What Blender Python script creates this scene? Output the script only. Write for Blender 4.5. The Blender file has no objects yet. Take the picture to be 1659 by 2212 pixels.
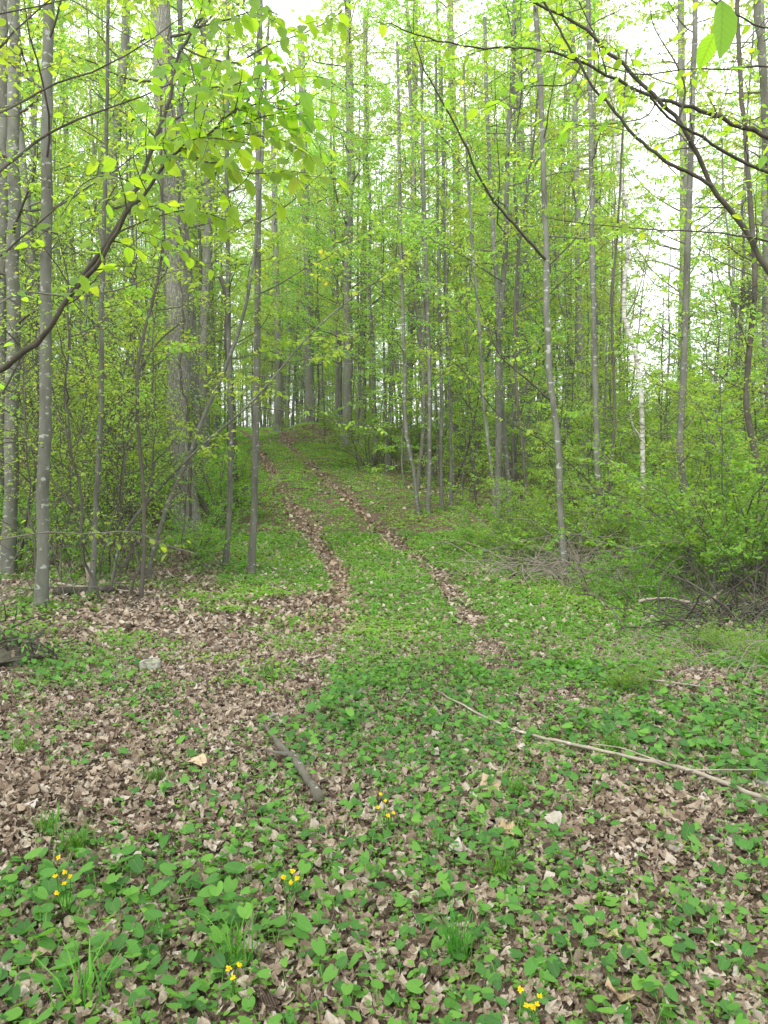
import bpy, math, random
import numpy as np
R = math.radians
rng = np.random.default_rng(11)
sc = bpy.context.scene
col = sc.collection

# ------------------------------------------------------------------ camera, world, sun, exposure
F, CX, CY = 1664.0, 829.5, 1106.0          # focal length and centre in the 1659 x 2212 measuring frame
CAM = np.array((0.0, 0.0, 1.6)); PITCH = R(-3.0)
cam = bpy.data.objects.new('camera', bpy.data.cameras.new('camera')); col.objects.link(cam)
cam.location = CAM; cam.rotation_euler = (R(90) + PITCH, 0, 0)
cam.data.sensor_fit = 'VERTICAL'; cam.data.sensor_height = 24.0; cam.data.sensor_width = 18.0
cam.data.lens = 12.0 * F / CY; cam.data.clip_start = 0.05; cam.data.clip_end = 3000
sc.camera = cam
world = bpy.data.worlds.new('World'); sc.world = world; world.use_nodes = True
SUN_EL, SUN_AZ = 46.0, 205.0               # sun behind thin cloud, over the viewer's left shoulder
wt = world.node_tree; wt.nodes.clear()
wo = wt.nodes.new('ShaderNodeOutputWorld'); wb = wt.nodes.new('ShaderNodeBackground')
sky = wt.nodes.new('ShaderNodeTexSky'); sky.sky_type = 'NISHITA'; sky.sun_disc = False
sky.sun_elevation = R(SUN_EL); sky.sun_rotation = R(SUN_AZ); sky.dust_density = 4; sky.air_density = 1.0
cloud = wt.nodes.new('ShaderNodeMix'); cloud.data_type = 'RGBA'; cloud.inputs[0].default_value = 0.90
cloud.inputs[7].default_value = (10.0, 10.3, 10.6, 1)          # closed white cloud deck over the clear sky
wt.links.new(sky.outputs[0], cloud.inputs[6]); wt.links.new(cloud.outputs[2], wb.inputs[0])
wb.inputs[1].default_value = 0.10; wt.links.new(wb.outputs[0], wo.inputs[0])
sl = bpy.data.lights.new('sun', 'SUN'); sl.energy = 1.5; sl.angle = R(16); sl.color = (1, .97, .92)
sun = bpy.data.objects.new('sun', sl); col.objects.link(sun)
sun.rotation_euler = (R(90 - SUN_EL), 0, R(180 - SUN_AZ))
vs = sc.view_settings; vs.view_transform = 'Standard'; vs.look = 'None'; vs.gamma = 1; vs.exposure = 1.6
cy = sc.cycles
cy.max_bounces = 10; cy.diffuse_bounces = 7; cy.glossy_bounces = 2; cy.transmission_bounces = 7; cy.transparent_max_bounces = 4
cy.sample_clamp_indirect = 6; cy.use_denoising = True
cy.caustics_reflective = False; cy.caustics_refractive = False

# ------------------------------------------------------------------ small maths
def sm(a, b, x):
    t = np.clip((x - a) / (b - a), 0, 1); return t * t * (3 - 2 * t)
_tab = np.random.default_rng(5).random((256, 256))
def noise(x, y, s=1.0, o=0):
    x = np.asarray(x) * s + 37.3 + o * 17.7; y = np.asarray(y) * s + 91.1 + o * 29.9
    xi = np.floor(x).astype(int); yi = np.floor(y).astype(int); fx = x - xi; fy = y - yi
    fx = fx * fx * (3 - 2 * fx); fy = fy * fy * (3 - 2 * fy)
    g = lambda a, b: _tab[a % 256, b % 256]
    return (g(xi, yi) * (1 - fx) + g(xi + 1, yi) * fx) * (1 - fy) + (g(xi, yi + 1) * (1 - fx) + g(xi + 1, yi + 1) * fx) * fy
def fbm(x, y, s, o=0):
    return noise(x, y, s, o) * .55 + noise(x, y, s * 2.1, o + 1) * .28 + noise(x, y, s * 4.3, o + 2) * .17
_ty = np.array([-50, 0, 4, 8, 11.5, 15.4, 19.2, 28.4, 40, 50, 60, 80, 3000.])
_tx = np.array([.35, .35, .25, .2, .1, -.77, -1.73, -3.73, -6.1, -8.7, -12, -20, -20.])
_zy = np.array([-50, 0, 9.5, 13, 15.4, 19.2, 28.4, 40, 50, 60, 70, 100, 400, 3000.])
_zz = np.array([0, 0, 0, .15, .42, .98, 2.1, 3.3, 4.3, 4.9, 5.1, 4.2, 2, 2.])
_fy = np.arange(-50, 120, .25)
def _smooth(v, n):
    k = np.hanning(n); k /= k.sum(); return np.convolve(np.pad(v, n // 2, mode='edge'), k, 'valid')[:len(v)]
_ftx = _smooth(np.interp(_fy, _ty, _tx), 17); _fzz = _smooth(np.interp(_fy, _zy, _zz), 13)
def trail_x(y): return np.interp(y, _fy, _ftx)
def gz(x, y):
    x = np.asarray(x, float); y = np.asarray(y, float)
    rel = x - trail_x(y)
    z = np.where(y < 110, np.interp(y, _fy, _fzz), np.interp(y, _zy, _zz))
    z = z + 1.2 * sm(2.2, 8, -rel) * sm(10, 19, y) + .16 * sm(2.6, 4.5, -rel) * sm(4, 7, y) * (1 - sm(8, 12, y))
    z = z - .5 * sm(2.2, 5.5, rel) * sm(9, 14, y) * (1 - sm(22, 36, y)) + 0.8 * sm(14, 45, np.abs(rel)) * sm(20, 50, y)
    z = z + .9 * np.exp(-((x + 3.6) ** 2 + (y - 38) ** 2) / 3.0)
    z = z + .10 * (noise(x, y, .45) - .5) * sm(1, 6, np.abs(rel) + y * .05) + .04 * (noise(x, y, 1.7, 3) - .5)
    z = z - .05 * np.exp(-((np.abs(rel) - .72) / .22) ** 2) * sm(5, 9, y)
    return z
def px2w(px, py, d):
    c, s = math.cos(PITCH), math.sin(PITCH)
    u, v = (px - CX) / F, (CY - py) / F
    return CAM + d * np.array((u, c - v * s, s + v * c))
def hit(px, py):
    o = px2w(px, py, 0.0); v = px2w(px, py, 1.0) - o; d = np.geomspace(1, 90, 6000)
    q = o + v * d[:, None]; i = int(np.argmax(q[:, 2] <= gz(q[:, 0], q[:, 1]))); p = q[i].copy(); p[2] = gz(p[0], p[1]); return p
def w2px(x, y, z):
    c, s = math.cos(PITCH), math.sin(PITCH)
    dy, dz = y, z - CAM[2]
    f = dy * c + dz * s; v = -dy * s + dz * c
    return CX + F * x / f, CY - F * v / f
nrm = lambda a: a / (np.linalg.norm(a, axis=-1, keepdims=True) + 1e-9)

# ------------------------------------------------------------------ mesh accumulation
class Acc:
    def __init__(s): s.v = []; s.f = []; s.r = []; s.uv = []; s.n = 0; s.mi = []; s.lock = None
    def add(s, V, F, rnd=0.5, uv=None, mi=0):
        V = np.asarray(V, float).reshape(-1, 3)
        s.v.append(V); F = [np.asarray(f, int) for f in (F if isinstance(F, list) else [F])]
        nf = sum(len(f) for f in F)
        for f in F: s.f.append(f + s.n)
        s.r.append(np.broadcast_to(rnd, (nf,)).astype(float)); s.mi.append(np.full(nf, mi if s.lock is None else s.lock, int))
        s.uv.append(np.zeros((len(V), 2)) if uv is None else uv); s.n += len(V)
    def mesh(s, name, mats, smooth=True, org=(0, 0, 0)):
        me = bpy.data.meshes.new(name)
        V = np.concatenate(s.v) - np.asarray(org, float)
        me.vertices.add(len(V)); me.vertices.foreach_set('co', V.astype(np.float32).ravel())
        li = np.concatenate([f.ravel() for f in s.f]); cnt = np.concatenate([np.full(len(f), f.shape[1]) for f in s.f])
        me.loops.add(len(li)); me.loops.foreach_set('vertex_index', li.astype(np.int32))
        me.polygons.add(len(cnt)); st = np.concatenate([[0], np.cumsum(cnt)[:-1]])
        me.polygons.foreach_set('loop_start', st.astype(np.int32)); me.polygons.foreach_set('loop_total', cnt.astype(np.int32))
        me.polygons.foreach_set('use_smooth', np.full(len(cnt), bool(smooth)))
        me.polygons.foreach_set('material_index', np.concatenate(s.mi).astype(np.int32))
        a = me.attributes.new('rnd', 'FLOAT', 'FACE'); a.data.foreach_set('value', np.concatenate(s.r).astype(np.float32))
        a = me.attributes.new('luv', 'FLOAT2', 'POINT'); a.data.foreach_set('vector', np.concatenate(s.uv).astype(np.float32).ravel())
        me.update(calc_edges=True)
        for m in (mats if isinstance(mats, (list, tuple)) else [mats]): me.materials.append(m)
        return me
def link(name, me, parent=None, loc=(0, 0, 0)):
    o = bpy.data.objects.new(name, me); col.objects.link(o)
    if parent is not None: o.parent = parent
    else: o.location = loc
    return o
def tag(o, label=None, cat=None, group=None, kind=None):
    for k, v in (('label', label), ('category', cat), ('group', group), ('kind', kind)):
        if v: o[k] = v
    return o
def empty(name, loc, label, cat, group=None):
    o = bpy.data.objects.new(name, None); col.objects.link(o); o.location = loc; o.empty_display_size = .2
    return tag(o, label, cat, group)
def tube(acc, P, Rr, n=6, rnd=0.5, rough=0.0, cap=False, g=None, mi=0):
    P = np.asarray(P, float); m = len(P); Rr = np.broadcast_to(np.asarray(Rr, float), (m,))
    T = nrm(np.gradient(P, axis=0))
    ref = np.array((0, 0, 1.)) if abs(T[0, 2]) < .9 else np.array((1., 0, 0))
    A = nrm(np.cross(T, ref)); B = np.cross(T, A)
    a = np.arange(n) / n * 2 * np.pi
    rr = Rr[:, None] * np.ones((1, n))
    if rough: rr = rr * (1 + rough * ((g or rng).random((m, n)) - .5))
    V = P[:, None] + rr[..., None] * (np.cos(a)[None, :, None] * A[:, None] + np.sin(a)[None, :, None] * B[:, None])
    i = np.arange(m - 1)[:, None] * n; j = np.arange(n)[None]; k = (j + 1) % n
    Fq = np.stack([i + j, i + k, i + n + k, i + n + j], -1).reshape(-1, 4)
    V = V.reshape(-1, 3); Fs = [Fq]
    if cap:
        V = np.vstack([V, P[:1], P[-1:]]); c0, c1 = m * n, m * n + 1; jj = np.arange(n)
        Fs += [np.stack([np.full(n, c0), (jj + 1) % n, jj], -1), np.stack([np.full(n, c1), (m - 1) * n + jj, (m - 1) * n + (jj + 1) % n], -1)]
    acc.add(V, Fs, rnd, mi=mi)
def spline(P, n):
    P = np.asarray(P, float); m = len(P)
    if m < 3: return P[0] + (P[-1] - P[0]) * np.linspace(0, 1, n)[:, None]
    t = np.concatenate([[0], np.cumsum(np.linalg.norm(np.diff(P, axis=0), axis=1))]); M = np.gradient(P, t, axis=0)
    u = np.linspace(0, t[-1], n); k = np.clip(np.searchsorted(t, u, 'right') - 1, 0, m - 2)
    h = (t[k + 1] - t[k])[:, None]; s = ((u - t[k])[:, None]) / h
    return (2*s**3-3*s**2+1)*P[k] + (s**3-2*s**2+s)*h*M[k] + (-2*s**3+3*s**2)*P[k+1] + (s**3-s**2)*h*M[k+1]

# leaf templates: x across, y from base to tip, z off the blade
def T_ovate(st=(.12, .32, .55, .78, .92), w=.30, fold=.25, droop=.25, wave=0.0, sharp=.85):
    V = [(0, 0, 0)]; F3 = []; F4 = []
    for i, t in enumerate(st):
        h = w * math.sin(math.pi * t ** sharp) ** .8; z = -droop * t * t; wv = wave * (1 if i % 2 else -1)
        V += [(-h, t, z + fold * h + wv), (0, t, z), (h, t, z + fold * h - wv)]
    V.append((0, 1, -droop)); n = len(st)
    F3 += [(0, 2, 1), (0, 3, 2)]
    for i in range(n - 1):
        b = 1 + 3 * i; F4 += [(b, b + 1, b + 4, b + 3), (b + 1, b + 2, b + 5, b + 4)]
    b = 1 + 3 * (n - 1); e = len(V) - 1; F3 += [(b, b + 1, e), (b + 1, b + 2, e)]
    return np.array(V), [np.array(F3), np.array(F4)]
def T_far(w=.32, fold=.3, droop=.2):
    return np.array([(0, 0, 0), (-w, .45, fold * w - droop * .2), (0, 1, -droop), (w, .45, fold * w - droop * .2)]), [np.array([(0, 3, 2), (0, 2, 1)])]
def T_mid(w=.31, fold=.25, droop=.3):
    V = [(0, 0, 0), (-w * .8, .25, fold * w), (-w, .55, fold * w - .3 * droop), (0, 1, -droop), (w, .55, fold * w - .3 * droop), (w * .8, .25, fold * w), (0, .5, -.25 * droop)]
    return np.array(V), [np.array([(0, 6, 1), (0, 5, 6)]), np.array([(1, 6, 3, 2), (6, 5, 4, 3)])]
def T_lobed(g, lobes=5, curl=.5):
    pts = []; n = lobes * 2 + 1
    for i in range(n):
        a = -2.5 + 5.0 * i / (n - 1); r = (.58 - .1 * abs(a) / 2.5) if i % 2 == 0 else .42
        r *= g.uniform(.85, 1.15); x = r * math.sin(a); y = .42 + r * math.cos(a)
        pts.append((x, y, curl * (x * x * g.uniform(.4, 1.6) + (y - .4) ** 2 * g.uniform(-.6, 1.4)) + g.uniform(-.06, .06)))
    V = [(0, .42, g.uniform(-.03, .05)), (0, 0, 0)] + pts
    F3 = [(0, 2 + i, 3 + i) for i in range(n - 1)] + [(0, 2 + n - 1, 1), (0, 1, 2)]
    return np.array(V), [np.array(F3)]
def T_crumple(g, w=.3):
    V, F = T_ovate((.1, .26, .44, .62, .8, .93), w, g.uniform(-.8, 1.2), 0, g.uniform(0, .07)); V = V.copy()
    c = g.uniform(-1.5, 1.5); V[:, 2] += c * (V[:, 1] - .5) ** 2 + g.uniform(-1, 1) * V[:, 0] * (V[:, 1] - .5) + g.normal(0, .045, len(V))
    V[:, 0] += g.normal(0, .045, len(V)); return V, F
def T_heart(cup=.25, n=13):
    pts = []
    for i in range(n):
        a = -2.75 + 5.5 * i / (n - 1); r = .47 + .06 * math.cos(a * 2.2) + (.13 * max(0, math.cos(a)) ** 8)
        x = r * math.sin(a); y = .42 + r * math.cos(a); pts.append((x, y, cup * (x * x * 1.3 + (y - .4) ** 2 * .35)))
    V = [(0, .42, -.01), (0, .2, -.02)] + pts; F3 = [(0, 2 + i, 3 + i) for i in range(n - 1)] + [(0, 2 + n - 1, 1), (0, 1, 2)]
    return np.array(V), [np.array(F3)]
def put(acc, T, P, D, N, S, rnd, mi=0):
    V, Fs = T; P = np.asarray(P, float); k = len(P)
    if k == 0: return
    D = nrm(np.asarray(D, float)); X = nrm(np.cross(D, np.asarray(N, float))); Z = np.cross(X, D)
    S = np.broadcast_to(np.asarray(S, float), (k,))[:, None, None]
    W = P[:, None] + S * (V[None, :, 0:1] * X[:, None] + V[None, :, 1:2] * D[:, None] + V[None, :, 2:3] * Z[:, None])
    off = (np.arange(k) * len(V))[:, None, None]; rnd = np.broadcast_to(rnd, (k,))
    FF = [(f[None] + off).reshape(-1, f.shape[1]) for f in Fs]
    rr = np.concatenate([np.repeat(rnd, len(f)) for f in Fs])
    acc.add(W, FF, rr, np.tile(V[:, :2], (k, 1)), mi)

# ------------------------------------------------------------------ materials
class NT:
    def __init__(s, name):
        s.m = bpy.data.materials.new(name); s.m.use_nodes = True; s.t = s.m.node_tree; s.t.nodes.clear()
        s.out = s.t.nodes.new('ShaderNodeOutputMaterial')
    def n(s, ty, **kw):
        nd = s.t.nodes.new('ShaderNode' + ty)
        for k, v in kw.items(): setattr(nd, k, v)
        return nd
    def l(s, a, b): s.t.links.new(a, b)
    def ramp(s, fac, stops, interp='LINEAR'):
        r = s.n('ValToRGB'); e = r.color_ramp; e.interpolation = interp
        while len(e.elements) < len(stops): e.elements.new(.5)
        for el, (p, c) in zip(e.elements, stops): el.position = p; el.color = (*c, 1) if len(c) == 3 else c
        s.l(fac, r.inputs[0]); return r.outputs[0]
    def math(s, op, a, b=None):
        m = s.n('Math', operation=op)
        for i, v in enumerate((a, b)):
            if v is None: continue
            if isinstance(v, (int, float)): m.inputs[i].default_value = v
            else: s.l(v, m.inputs[i])
        return m.outputs[0]
    def mix(s, fac, a, b, blend='MIX'):
        m = s.n('Mix', data_type='RGBA', blend_type=blend)
        for i, v in ((0, fac), (6, a), (7, b)):
            if isinstance(v, (int, float)): m.inputs[i].default_value = v
            elif isinstance(v, tuple): m.inputs[i].default_value = (*v, 1)
            else: s.l(v, m.inputs[i])
        return m.outputs[2]
    def noise(s, vec, scale, detail=3, rough=.55):
        t = s.n('TexNoise'); t.inputs['Scale'].default_value = scale; t.inputs['Detail'].default_value = detail; t.inputs['Roughness'].default_value = rough
        if vec is not None: s.l(vec, t.inputs['Vector'])
        return t.outputs[0]
    def obj(s, scale=(1, 1, 1)):
        c = s.n('TexCoord'); m = s.n('Mapping'); m.inputs['Scale'].default_value = scale
        s.l(c.outputs['Object'], m.inputs['Vector']); return m.outputs[0]
    def bsdf(s, colr, rough=.8, spec=.2, bump=None, strength=.3, dist=.01):
        p = s.n('BsdfPrincipled'); p.inputs['Roughness'].default_value = rough; p.inputs['Specular IOR Level'].default_value = spec
        if isinstance(colr, tuple): p.inputs['Base Color'].default_value = (*colr, 1)
        else: s.l(colr, p.inputs['Base Color'])
        if bump is not None:
            b = s.n('Bump'); b.inputs['Strength'].default_value = strength; b.inputs['Distance'].default_value = dist
            s.l(bump, b.inputs['Height']); s.l(b.outputs[0], p.inputs['Normal'])
        return p.outputs[0]
def leaf_mat(name, stops, tcol, tmix=.5, rough=.45, spec=.35, vein=False, vary=.03):
    t = NT(name); a = t.n('Attribute', attribute_name='rnd'); c = t.ramp(a.outputs['Fac'], stops)
    tr = t.mix(.999, c, tcol, 'MULTIPLY')
    oi = t.n('ObjectInfo'); hs = []
    for cc in (c, tr):
        h = t.n('HueSaturation'); t.l(cc, h.inputs['Color'])
        t.l(t.math('ADD', t.math('MULTIPLY', oi.outputs['Random'], vary), .5 - vary / 2), h.inputs['Hue'])
        t.l(t.math('ADD', t.math('MULTIPLY', oi.outputs['Random'], .25), .88), h.inputs['Value']); hs.append(h.outputs[0])
    c, tr = hs; bump = None
    if vein:
        u = t.n('Attribute', attribute_name='luv'); sx = t.n('SeparateXYZ'); t.l(u.outputs['Vector'], sx.inputs[0])
        ax = t.math('ABSOLUTE', sx.outputs[0]); q = t.math('FRACT', t.math('MULTIPLY', t.math('SUBTRACT', sx.outputs[1], t.math('MULTIPLY', ax, .9)), 9.0))
        mid = t.math('LESS_THAN', ax, .018)
        ln = t.math('MAXIMUM', t.math('LESS_THAN', q, .14), mid)
        c = t.mix(t.math('MULTIPLY', ln, .35), c, t.mix(.5, c, (.5, .6, .2)))
        tr = t.mix(t.math('MULTIPLY', ln, .45), tr, t.mix(.6, tr, (.02, .05, .0)))
        bump = t.math('SINE', t.math('MULTIPLY', q, 6.283))
    b = t.bsdf(c, rough, spec, bump, .25, .002); trn = t.n('BsdfTranslucent'); t.l(tr, trn.inputs[0])
    m = t.n('MixShader'); m.inputs[0].default_value = tmix; t.l(b, m.inputs[1]); t.l(trn.outputs[0], m.inputs[2]); t.l(m.outputs[0], t.out.inputs[0])
    return t.m
def bark_mat(name, base, dark, pale, lich=.5, lscale=14., furrow=False, bands=False, moss=.15, bump=.4, stretch=.35, zl=1.6):
    t = NT(name); o = t.obj(); os_ = t.obj((1, 1, stretch))
    n1 = t.noise(os_, 9, 6, .7); nb = t.noise(t.obj((1, 1, .5)), 2.2, 4, .6); c = t.mix(t.ramp(nb, [(.35, (0, 0, 0)), (.65, (.55, .55, .55))]), t.ramp(n1, [(.32, dark), (.62, base)]), t.mix(.5, dark, pale))
    h = n1
    if furrow:
        v = t.n('TexVoronoi', feature='DISTANCE_TO_EDGE'); v.inputs['Scale'].default_value = 32
        d = t.n('Vector' + 'Math', operation='ADD'); t.l(t.obj((1, 1, .16)), d.inputs[0])
        nn = t.n('TexNoise'); nn.inputs['Scale'].default_value = 10; t.l(o, nn.inputs['Vector'])
        sc_ = t.n('VectorMath', operation='SCALE'); sc_.inputs['Scale'].default_value = .06; t.l(nn.outputs[1], sc_.inputs[0]); t.l(sc_.outputs[0], d.inputs[1])
        t.l(d.outputs[0], v.inputs['Vector'])
        r = t.ramp(v.outputs['Distance'], [(.0, (0, 0, 0)), (.22, (1, 1, 1))]); c = t.mix(r, t.mix(.6, c, (.075, .068, .055)), t.mix(.35, c, pale)); h = r
    if bands:
        b = t.noise(t.obj((1.5, 1.5, 9)), 3, 3, .6); c = t.mix(t.ramp(b, [(.53, (0, 0, 0)), (.60, (1, 1, 1))]), c, dark)
    l1 = t.noise(t.obj((1, 1, zl)), lscale, 3, .5)
    c = t.mix(t.ramp(l1, [(.72 - .16 * lich, (0, 0, 0)), (.77 - .16 * lich, (.85, .85, .85))]), c, pale)
    g = t.noise(o, 3.2, 3, .6); c = t.mix(t.ramp(g, [(.52, (0, 0, 0)), (.75, (moss * 3,) * 3)]), c, (.085, .10, .045))
    t.l(t.bsdf(c, .9, .1, h, bump, .012), t.out.inputs[0]); return t.m
def litter_mat(name, stops):
    t = NT(name); a = t.n('Attribute', attribute_name='rnd'); c = t.ramp(a.outputs['Fac'], stops)
    n1 = t.noise(t.obj(), 55, 3, .6); c = t.mix(t.ramp(n1, [(.38, (0, 0, 0)), (.68, (.5, .5, .5))]), c, t.mix(.65, c, (.11, .075, .055)))
    u = t.n('Attribute', attribute_name='luv'); sx = t.n('SeparateXYZ'); t.l(u.outputs['Vector'], sx.inputs[0]); ax = t.math('ABSOLUTE', sx.outputs[0])
    q = t.math('FRACT', t.math('MULTIPLY', t.math('SUBTRACT', sx.outputs[1], t.math('MULTIPLY', ax, .9)), 6.0))
    c = t.mix(t.math('MULTIPLY', t.math('MAXIMUM', t.math('LESS_THAN', q, .16), t.math('LESS_THAN', ax, .025)), .35), c, t.mix(.6, c, (.62, .52, .40)))
    n2 = t.noise(t.obj(), 160, 2, .6)
    b = t.bsdf(c, .75, .18, n2, .5, .004); tr = t.n('BsdfTranslucent'); t.l(c, tr.inputs[0])
    m = t.n('MixShader'); m.inputs[0].default_value = .15; t.l(b, m.inputs[1]); t.l(tr.outputs[0], m.inputs[2]); t.l(m.outputs[0], t.out.inputs[0]); return t.m

M = {}
SPR = [(0, (.125, .245, .05)), (.5, (.19, .335, .058)), (.85, (.265, .395, .065)), (1, (.36, .39, .09))]
M['leaf_near'] = leaf_mat('young_leaf', [(0, (.13, .26, .05)), (.6, (.18, .33, .055)), (1, (.27, .38, .06))], (2.6, 2.2, .6), .66, .42, .35, vein=True)
M['leaf_mid'] = leaf_mat('spring_leaf', SPR, (2.45, 2.05, 1.0), .55, .5, .3)
M['leaf_far'] = leaf_mat('distant_spring_leaf', SPR, (2.4, 2.05, 1.2), .5, .55, .25, vary=.06)
M['leaf_shrub'] = leaf_mat('shrub_leaf', [(0, (.095, .22, .035)), (.6, (.155, .315, .045)), (1, (.25, .40, .055))], (2.3, 2.0, .7), .5, .5, .25, vary=.03)
M['herb'] = leaf_mat('herb_leaf', [(0, (.06, .17, .032)), (.4, (.115, .275, .045)), (.8, (.175, .36, .055)), (1, (.28, .42, .07))], (2.0, 2.0, .8), .42, .55, .22)
M['violet'] = leaf_mat('violet_leaf', [(0, (.03, .12, .025)), (.5, (.06, .215, .034)), (1, (.125, .32, .045))], (2.0, 1.9, .7), .35, .5, .25, vein=True)
M['grass'] = leaf_mat('grass_blade', [(0, (.06, .18, .025)), (.6, (.11, .30, .035)), (.9, (.19, .38, .05)), (1, (.35, .32, .16))], (1.8, 1.8, .7), .4, .45, .3)
LIT = [(0, (.03, .02, .015)), (.15, (.10, .066, .045)), (.32, (.235, .17, .125)), (.52, (.38, .30, .23)), (.72, (.46, .39, .315)), (.9, (.50, .445, .38)), (1, (.56, .53, .49))]
M['litter'] = litter_mat('dead_leaf', LIT)
M['track_litter'] = litter_mat('track_dead_leaf', [(0, (.10, .068, .045)), (.3, (.26, .185, .125)), (.65, (.40, .30, .215)), (1, (.52, .43, .34))])
M['tan_leaf'] = litter_mat('tan_dead_leaf', [(0, (.42, .30, .18)), (1, (.55, .42, .29))])
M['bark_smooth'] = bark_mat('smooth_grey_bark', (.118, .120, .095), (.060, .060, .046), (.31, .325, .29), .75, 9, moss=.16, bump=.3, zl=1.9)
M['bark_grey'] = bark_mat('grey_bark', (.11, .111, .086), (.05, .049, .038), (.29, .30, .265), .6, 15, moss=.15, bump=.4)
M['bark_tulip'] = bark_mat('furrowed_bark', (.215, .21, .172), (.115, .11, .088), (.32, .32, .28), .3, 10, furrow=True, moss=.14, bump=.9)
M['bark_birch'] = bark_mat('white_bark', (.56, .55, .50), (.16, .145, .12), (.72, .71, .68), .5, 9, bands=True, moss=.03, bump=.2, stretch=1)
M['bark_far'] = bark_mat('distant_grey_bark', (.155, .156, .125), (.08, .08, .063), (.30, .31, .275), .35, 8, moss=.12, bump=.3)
M['twig_dark'] = bark_mat('dark_branch_bark', (.085, .075, .06), (.045, .038, .03), (.19, .19, .165), .25, 20, moss=.12, bump=.3, stretch=1)
M['twig_pale'] = bark_mat('pale_branch_bark', (.15, .138, .11), (.08, .07, .055), (.29, .285, .25), .35, 20, moss=.1, bump=.3, stretch=1)
M['cane'] = bark_mat('dead_cane', (.28, .25, .205), (.13, .11, .088), (.36, .32, .27), .3, 8, moss=.05, bump=.2, stretch=1)
M['deadwood'] = bark_mat('weathered_stick', (.36, .31, .25), (.19, .155, .12), (.50, .46, .41), .45, 12, moss=.04, bump=.4, stretch=1)
M['log_bark'] = bark_mat('mossy_log_bark', (.12, .105, .08), (.04, .034, .027), (.36, .36, .31), .45, 24, moss=.18, bump=.8, stretch=1)
M['rotten'] = bark_mat('rotten_wood', (.085, .075, .062), (.028, .024, .02), (.2, .185, .155), .2, 9, moss=.12, bump=1., stretch=.4)
t = NT('soil'); n1 = t.noise(t.obj(), 3, 6, .7); n2 = t.noise(t.obj(), 38, 5, .7)
t.l(t.bsdf(t.mix(.5, t.ramp(n1, [(.3, (.055, .04, .03)), (.7, (.15, .11, .08))]), t.ramp(n2, [(.35, (.03, .022, .017)), (.5, (.15, .105, .075)), (.7, (.30, .23, .17))])), .95, .05, n2, .8, .03), t.out.inputs[0]); M['soil'] = t.m
t = NT('pale_stone'); n1 = t.noise(t.obj(), 14, 5, .65); t.l(t.bsdf(t.ramp(n1, [(.35, (.10, .095, .075)), (.5, (.27, .265, .22)), (.75, (.42, .415, .37))]), .9, .1, n1, .6, .02), t.out.inputs[0]); M['stone'] = t.m
t = NT('yellow_petal'); b = t.bsdf((.86, .62, .015), .6, .2); tr = t.n('BsdfTranslucent'); tr.inputs[0].default_value = (.9, .7, .02, 1); m = t.n('MixShader'); m.inputs[0].default_value = .35
t.l(b, m.inputs[1]); t.l(tr.outputs[0], m.inputs[2]); t.l(m.outputs[0], t.out.inputs[0]); M['petal'] = t.m

# ------------------------------------------------------------------ ground, wheel tracks
def sheet(xs, ys):
    X, Y = np.meshgrid(xs, ys); V = np.stack([X, Y, gz(X, Y)], -1).reshape(-1, 3); w = len(xs)
    i = (np.arange(len(ys) - 1)[:, None] * w + np.arange(w - 1)[None]).ravel()
    return V, np.stack([i, i + 1, i + w + 1, i + w], -1)
def grade(a, b, s, far, k=1.25):
    v = list(np.arange(a, b, s)); st = s; x = v[-1]
    while x < far: st *= k; x += st; v.append(x)
    st = s; x = a; lo = []
    while x > -far: st *= k; x -= st; lo.append(x)
    return np.array(lo[::-1] + v)
ga = Acc(); V, Fq = sheet(grade(-13, 12, .16, 140), np.concatenate([np.arange(-30, 1, 1.), np.arange(1, 15, .1), np.arange(15, 62, .4), np.arange(62, 110, 2), np.geomspace(110, 180, 6)])); ga.add(V, Fq)
tag(link('ground', ga.mesh('ground', M['soil'])), 'brown forest floor soil under the leaf litter and herbs', kind='structure')
def track(side, label):
    a = Acc(); y0 = 7.5 if side < 0 else 13.0; ys = np.arange(y0, 55, .35); w = (.16 if side < 0 else .07) * (.25 + .75 * sm(y0, y0 + 6, ys)) * (.75 + .5 * noise(ys, ys * 0, .7, side + 5))
    cx = trail_x(ys) + side * .72; us = np.linspace(-1, 1, 5)
    X = cx[:, None] + us[None] * w[:, None]; Y = ys[:, None] + 0 * X
    V = np.stack([X, Y, gz(X, Y) + .006], -1).reshape(-1, 3); i = (np.arange(len(ys) - 1)[:, None] * 5 + np.arange(4)[None]).ravel()
    a.add(V, np.stack([i, i + 1, i + 6, i + 5], -1), mi=0)
    n = 11000 if side < 0 else 5000; yy = y0 + 46 * rng.random(n) ** 1.15; xx = trail_x(yy) + side * .72 + rng.normal(0, .75, n) * (np.interp(yy, ys, w) + .35 * sm(y0 + 4, y0, yy))
    q = rng.random(n) < np.clip(3.2 * noise(yy, xx, .9, side + 8) - .55, .1, 1); scatter_litter(a, xx[q], yy[q], .05, .09, mi=1, lift=.035)
    o = link('wheel_track', a.mesh('wheel_track', [M['soil'], M['track_litter']], smooth=False)); tag(o, label, kind='structure')
g7 = np.random.default_rng(7)
LT_near = [T_crumple(g7, w) for w in (.22, .3, .36, .42, .26, .33, .18, .15)] + [T_crumple(g7, w) for w in (.28, .38, .2)] + [T_lobed(g7, 5, 1.4), T_lobed(g7, 3, 1.8)]
LT_far = [(np.array([(0, 0, a), (-.35, .5, b), (0, 1, c), (.35, .5, d)]), [np.array([(0, 3, 2), (0, 2, 1)])]) for a, b, c, d in g7.uniform(-.22, .28, (8, 4))]
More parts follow.
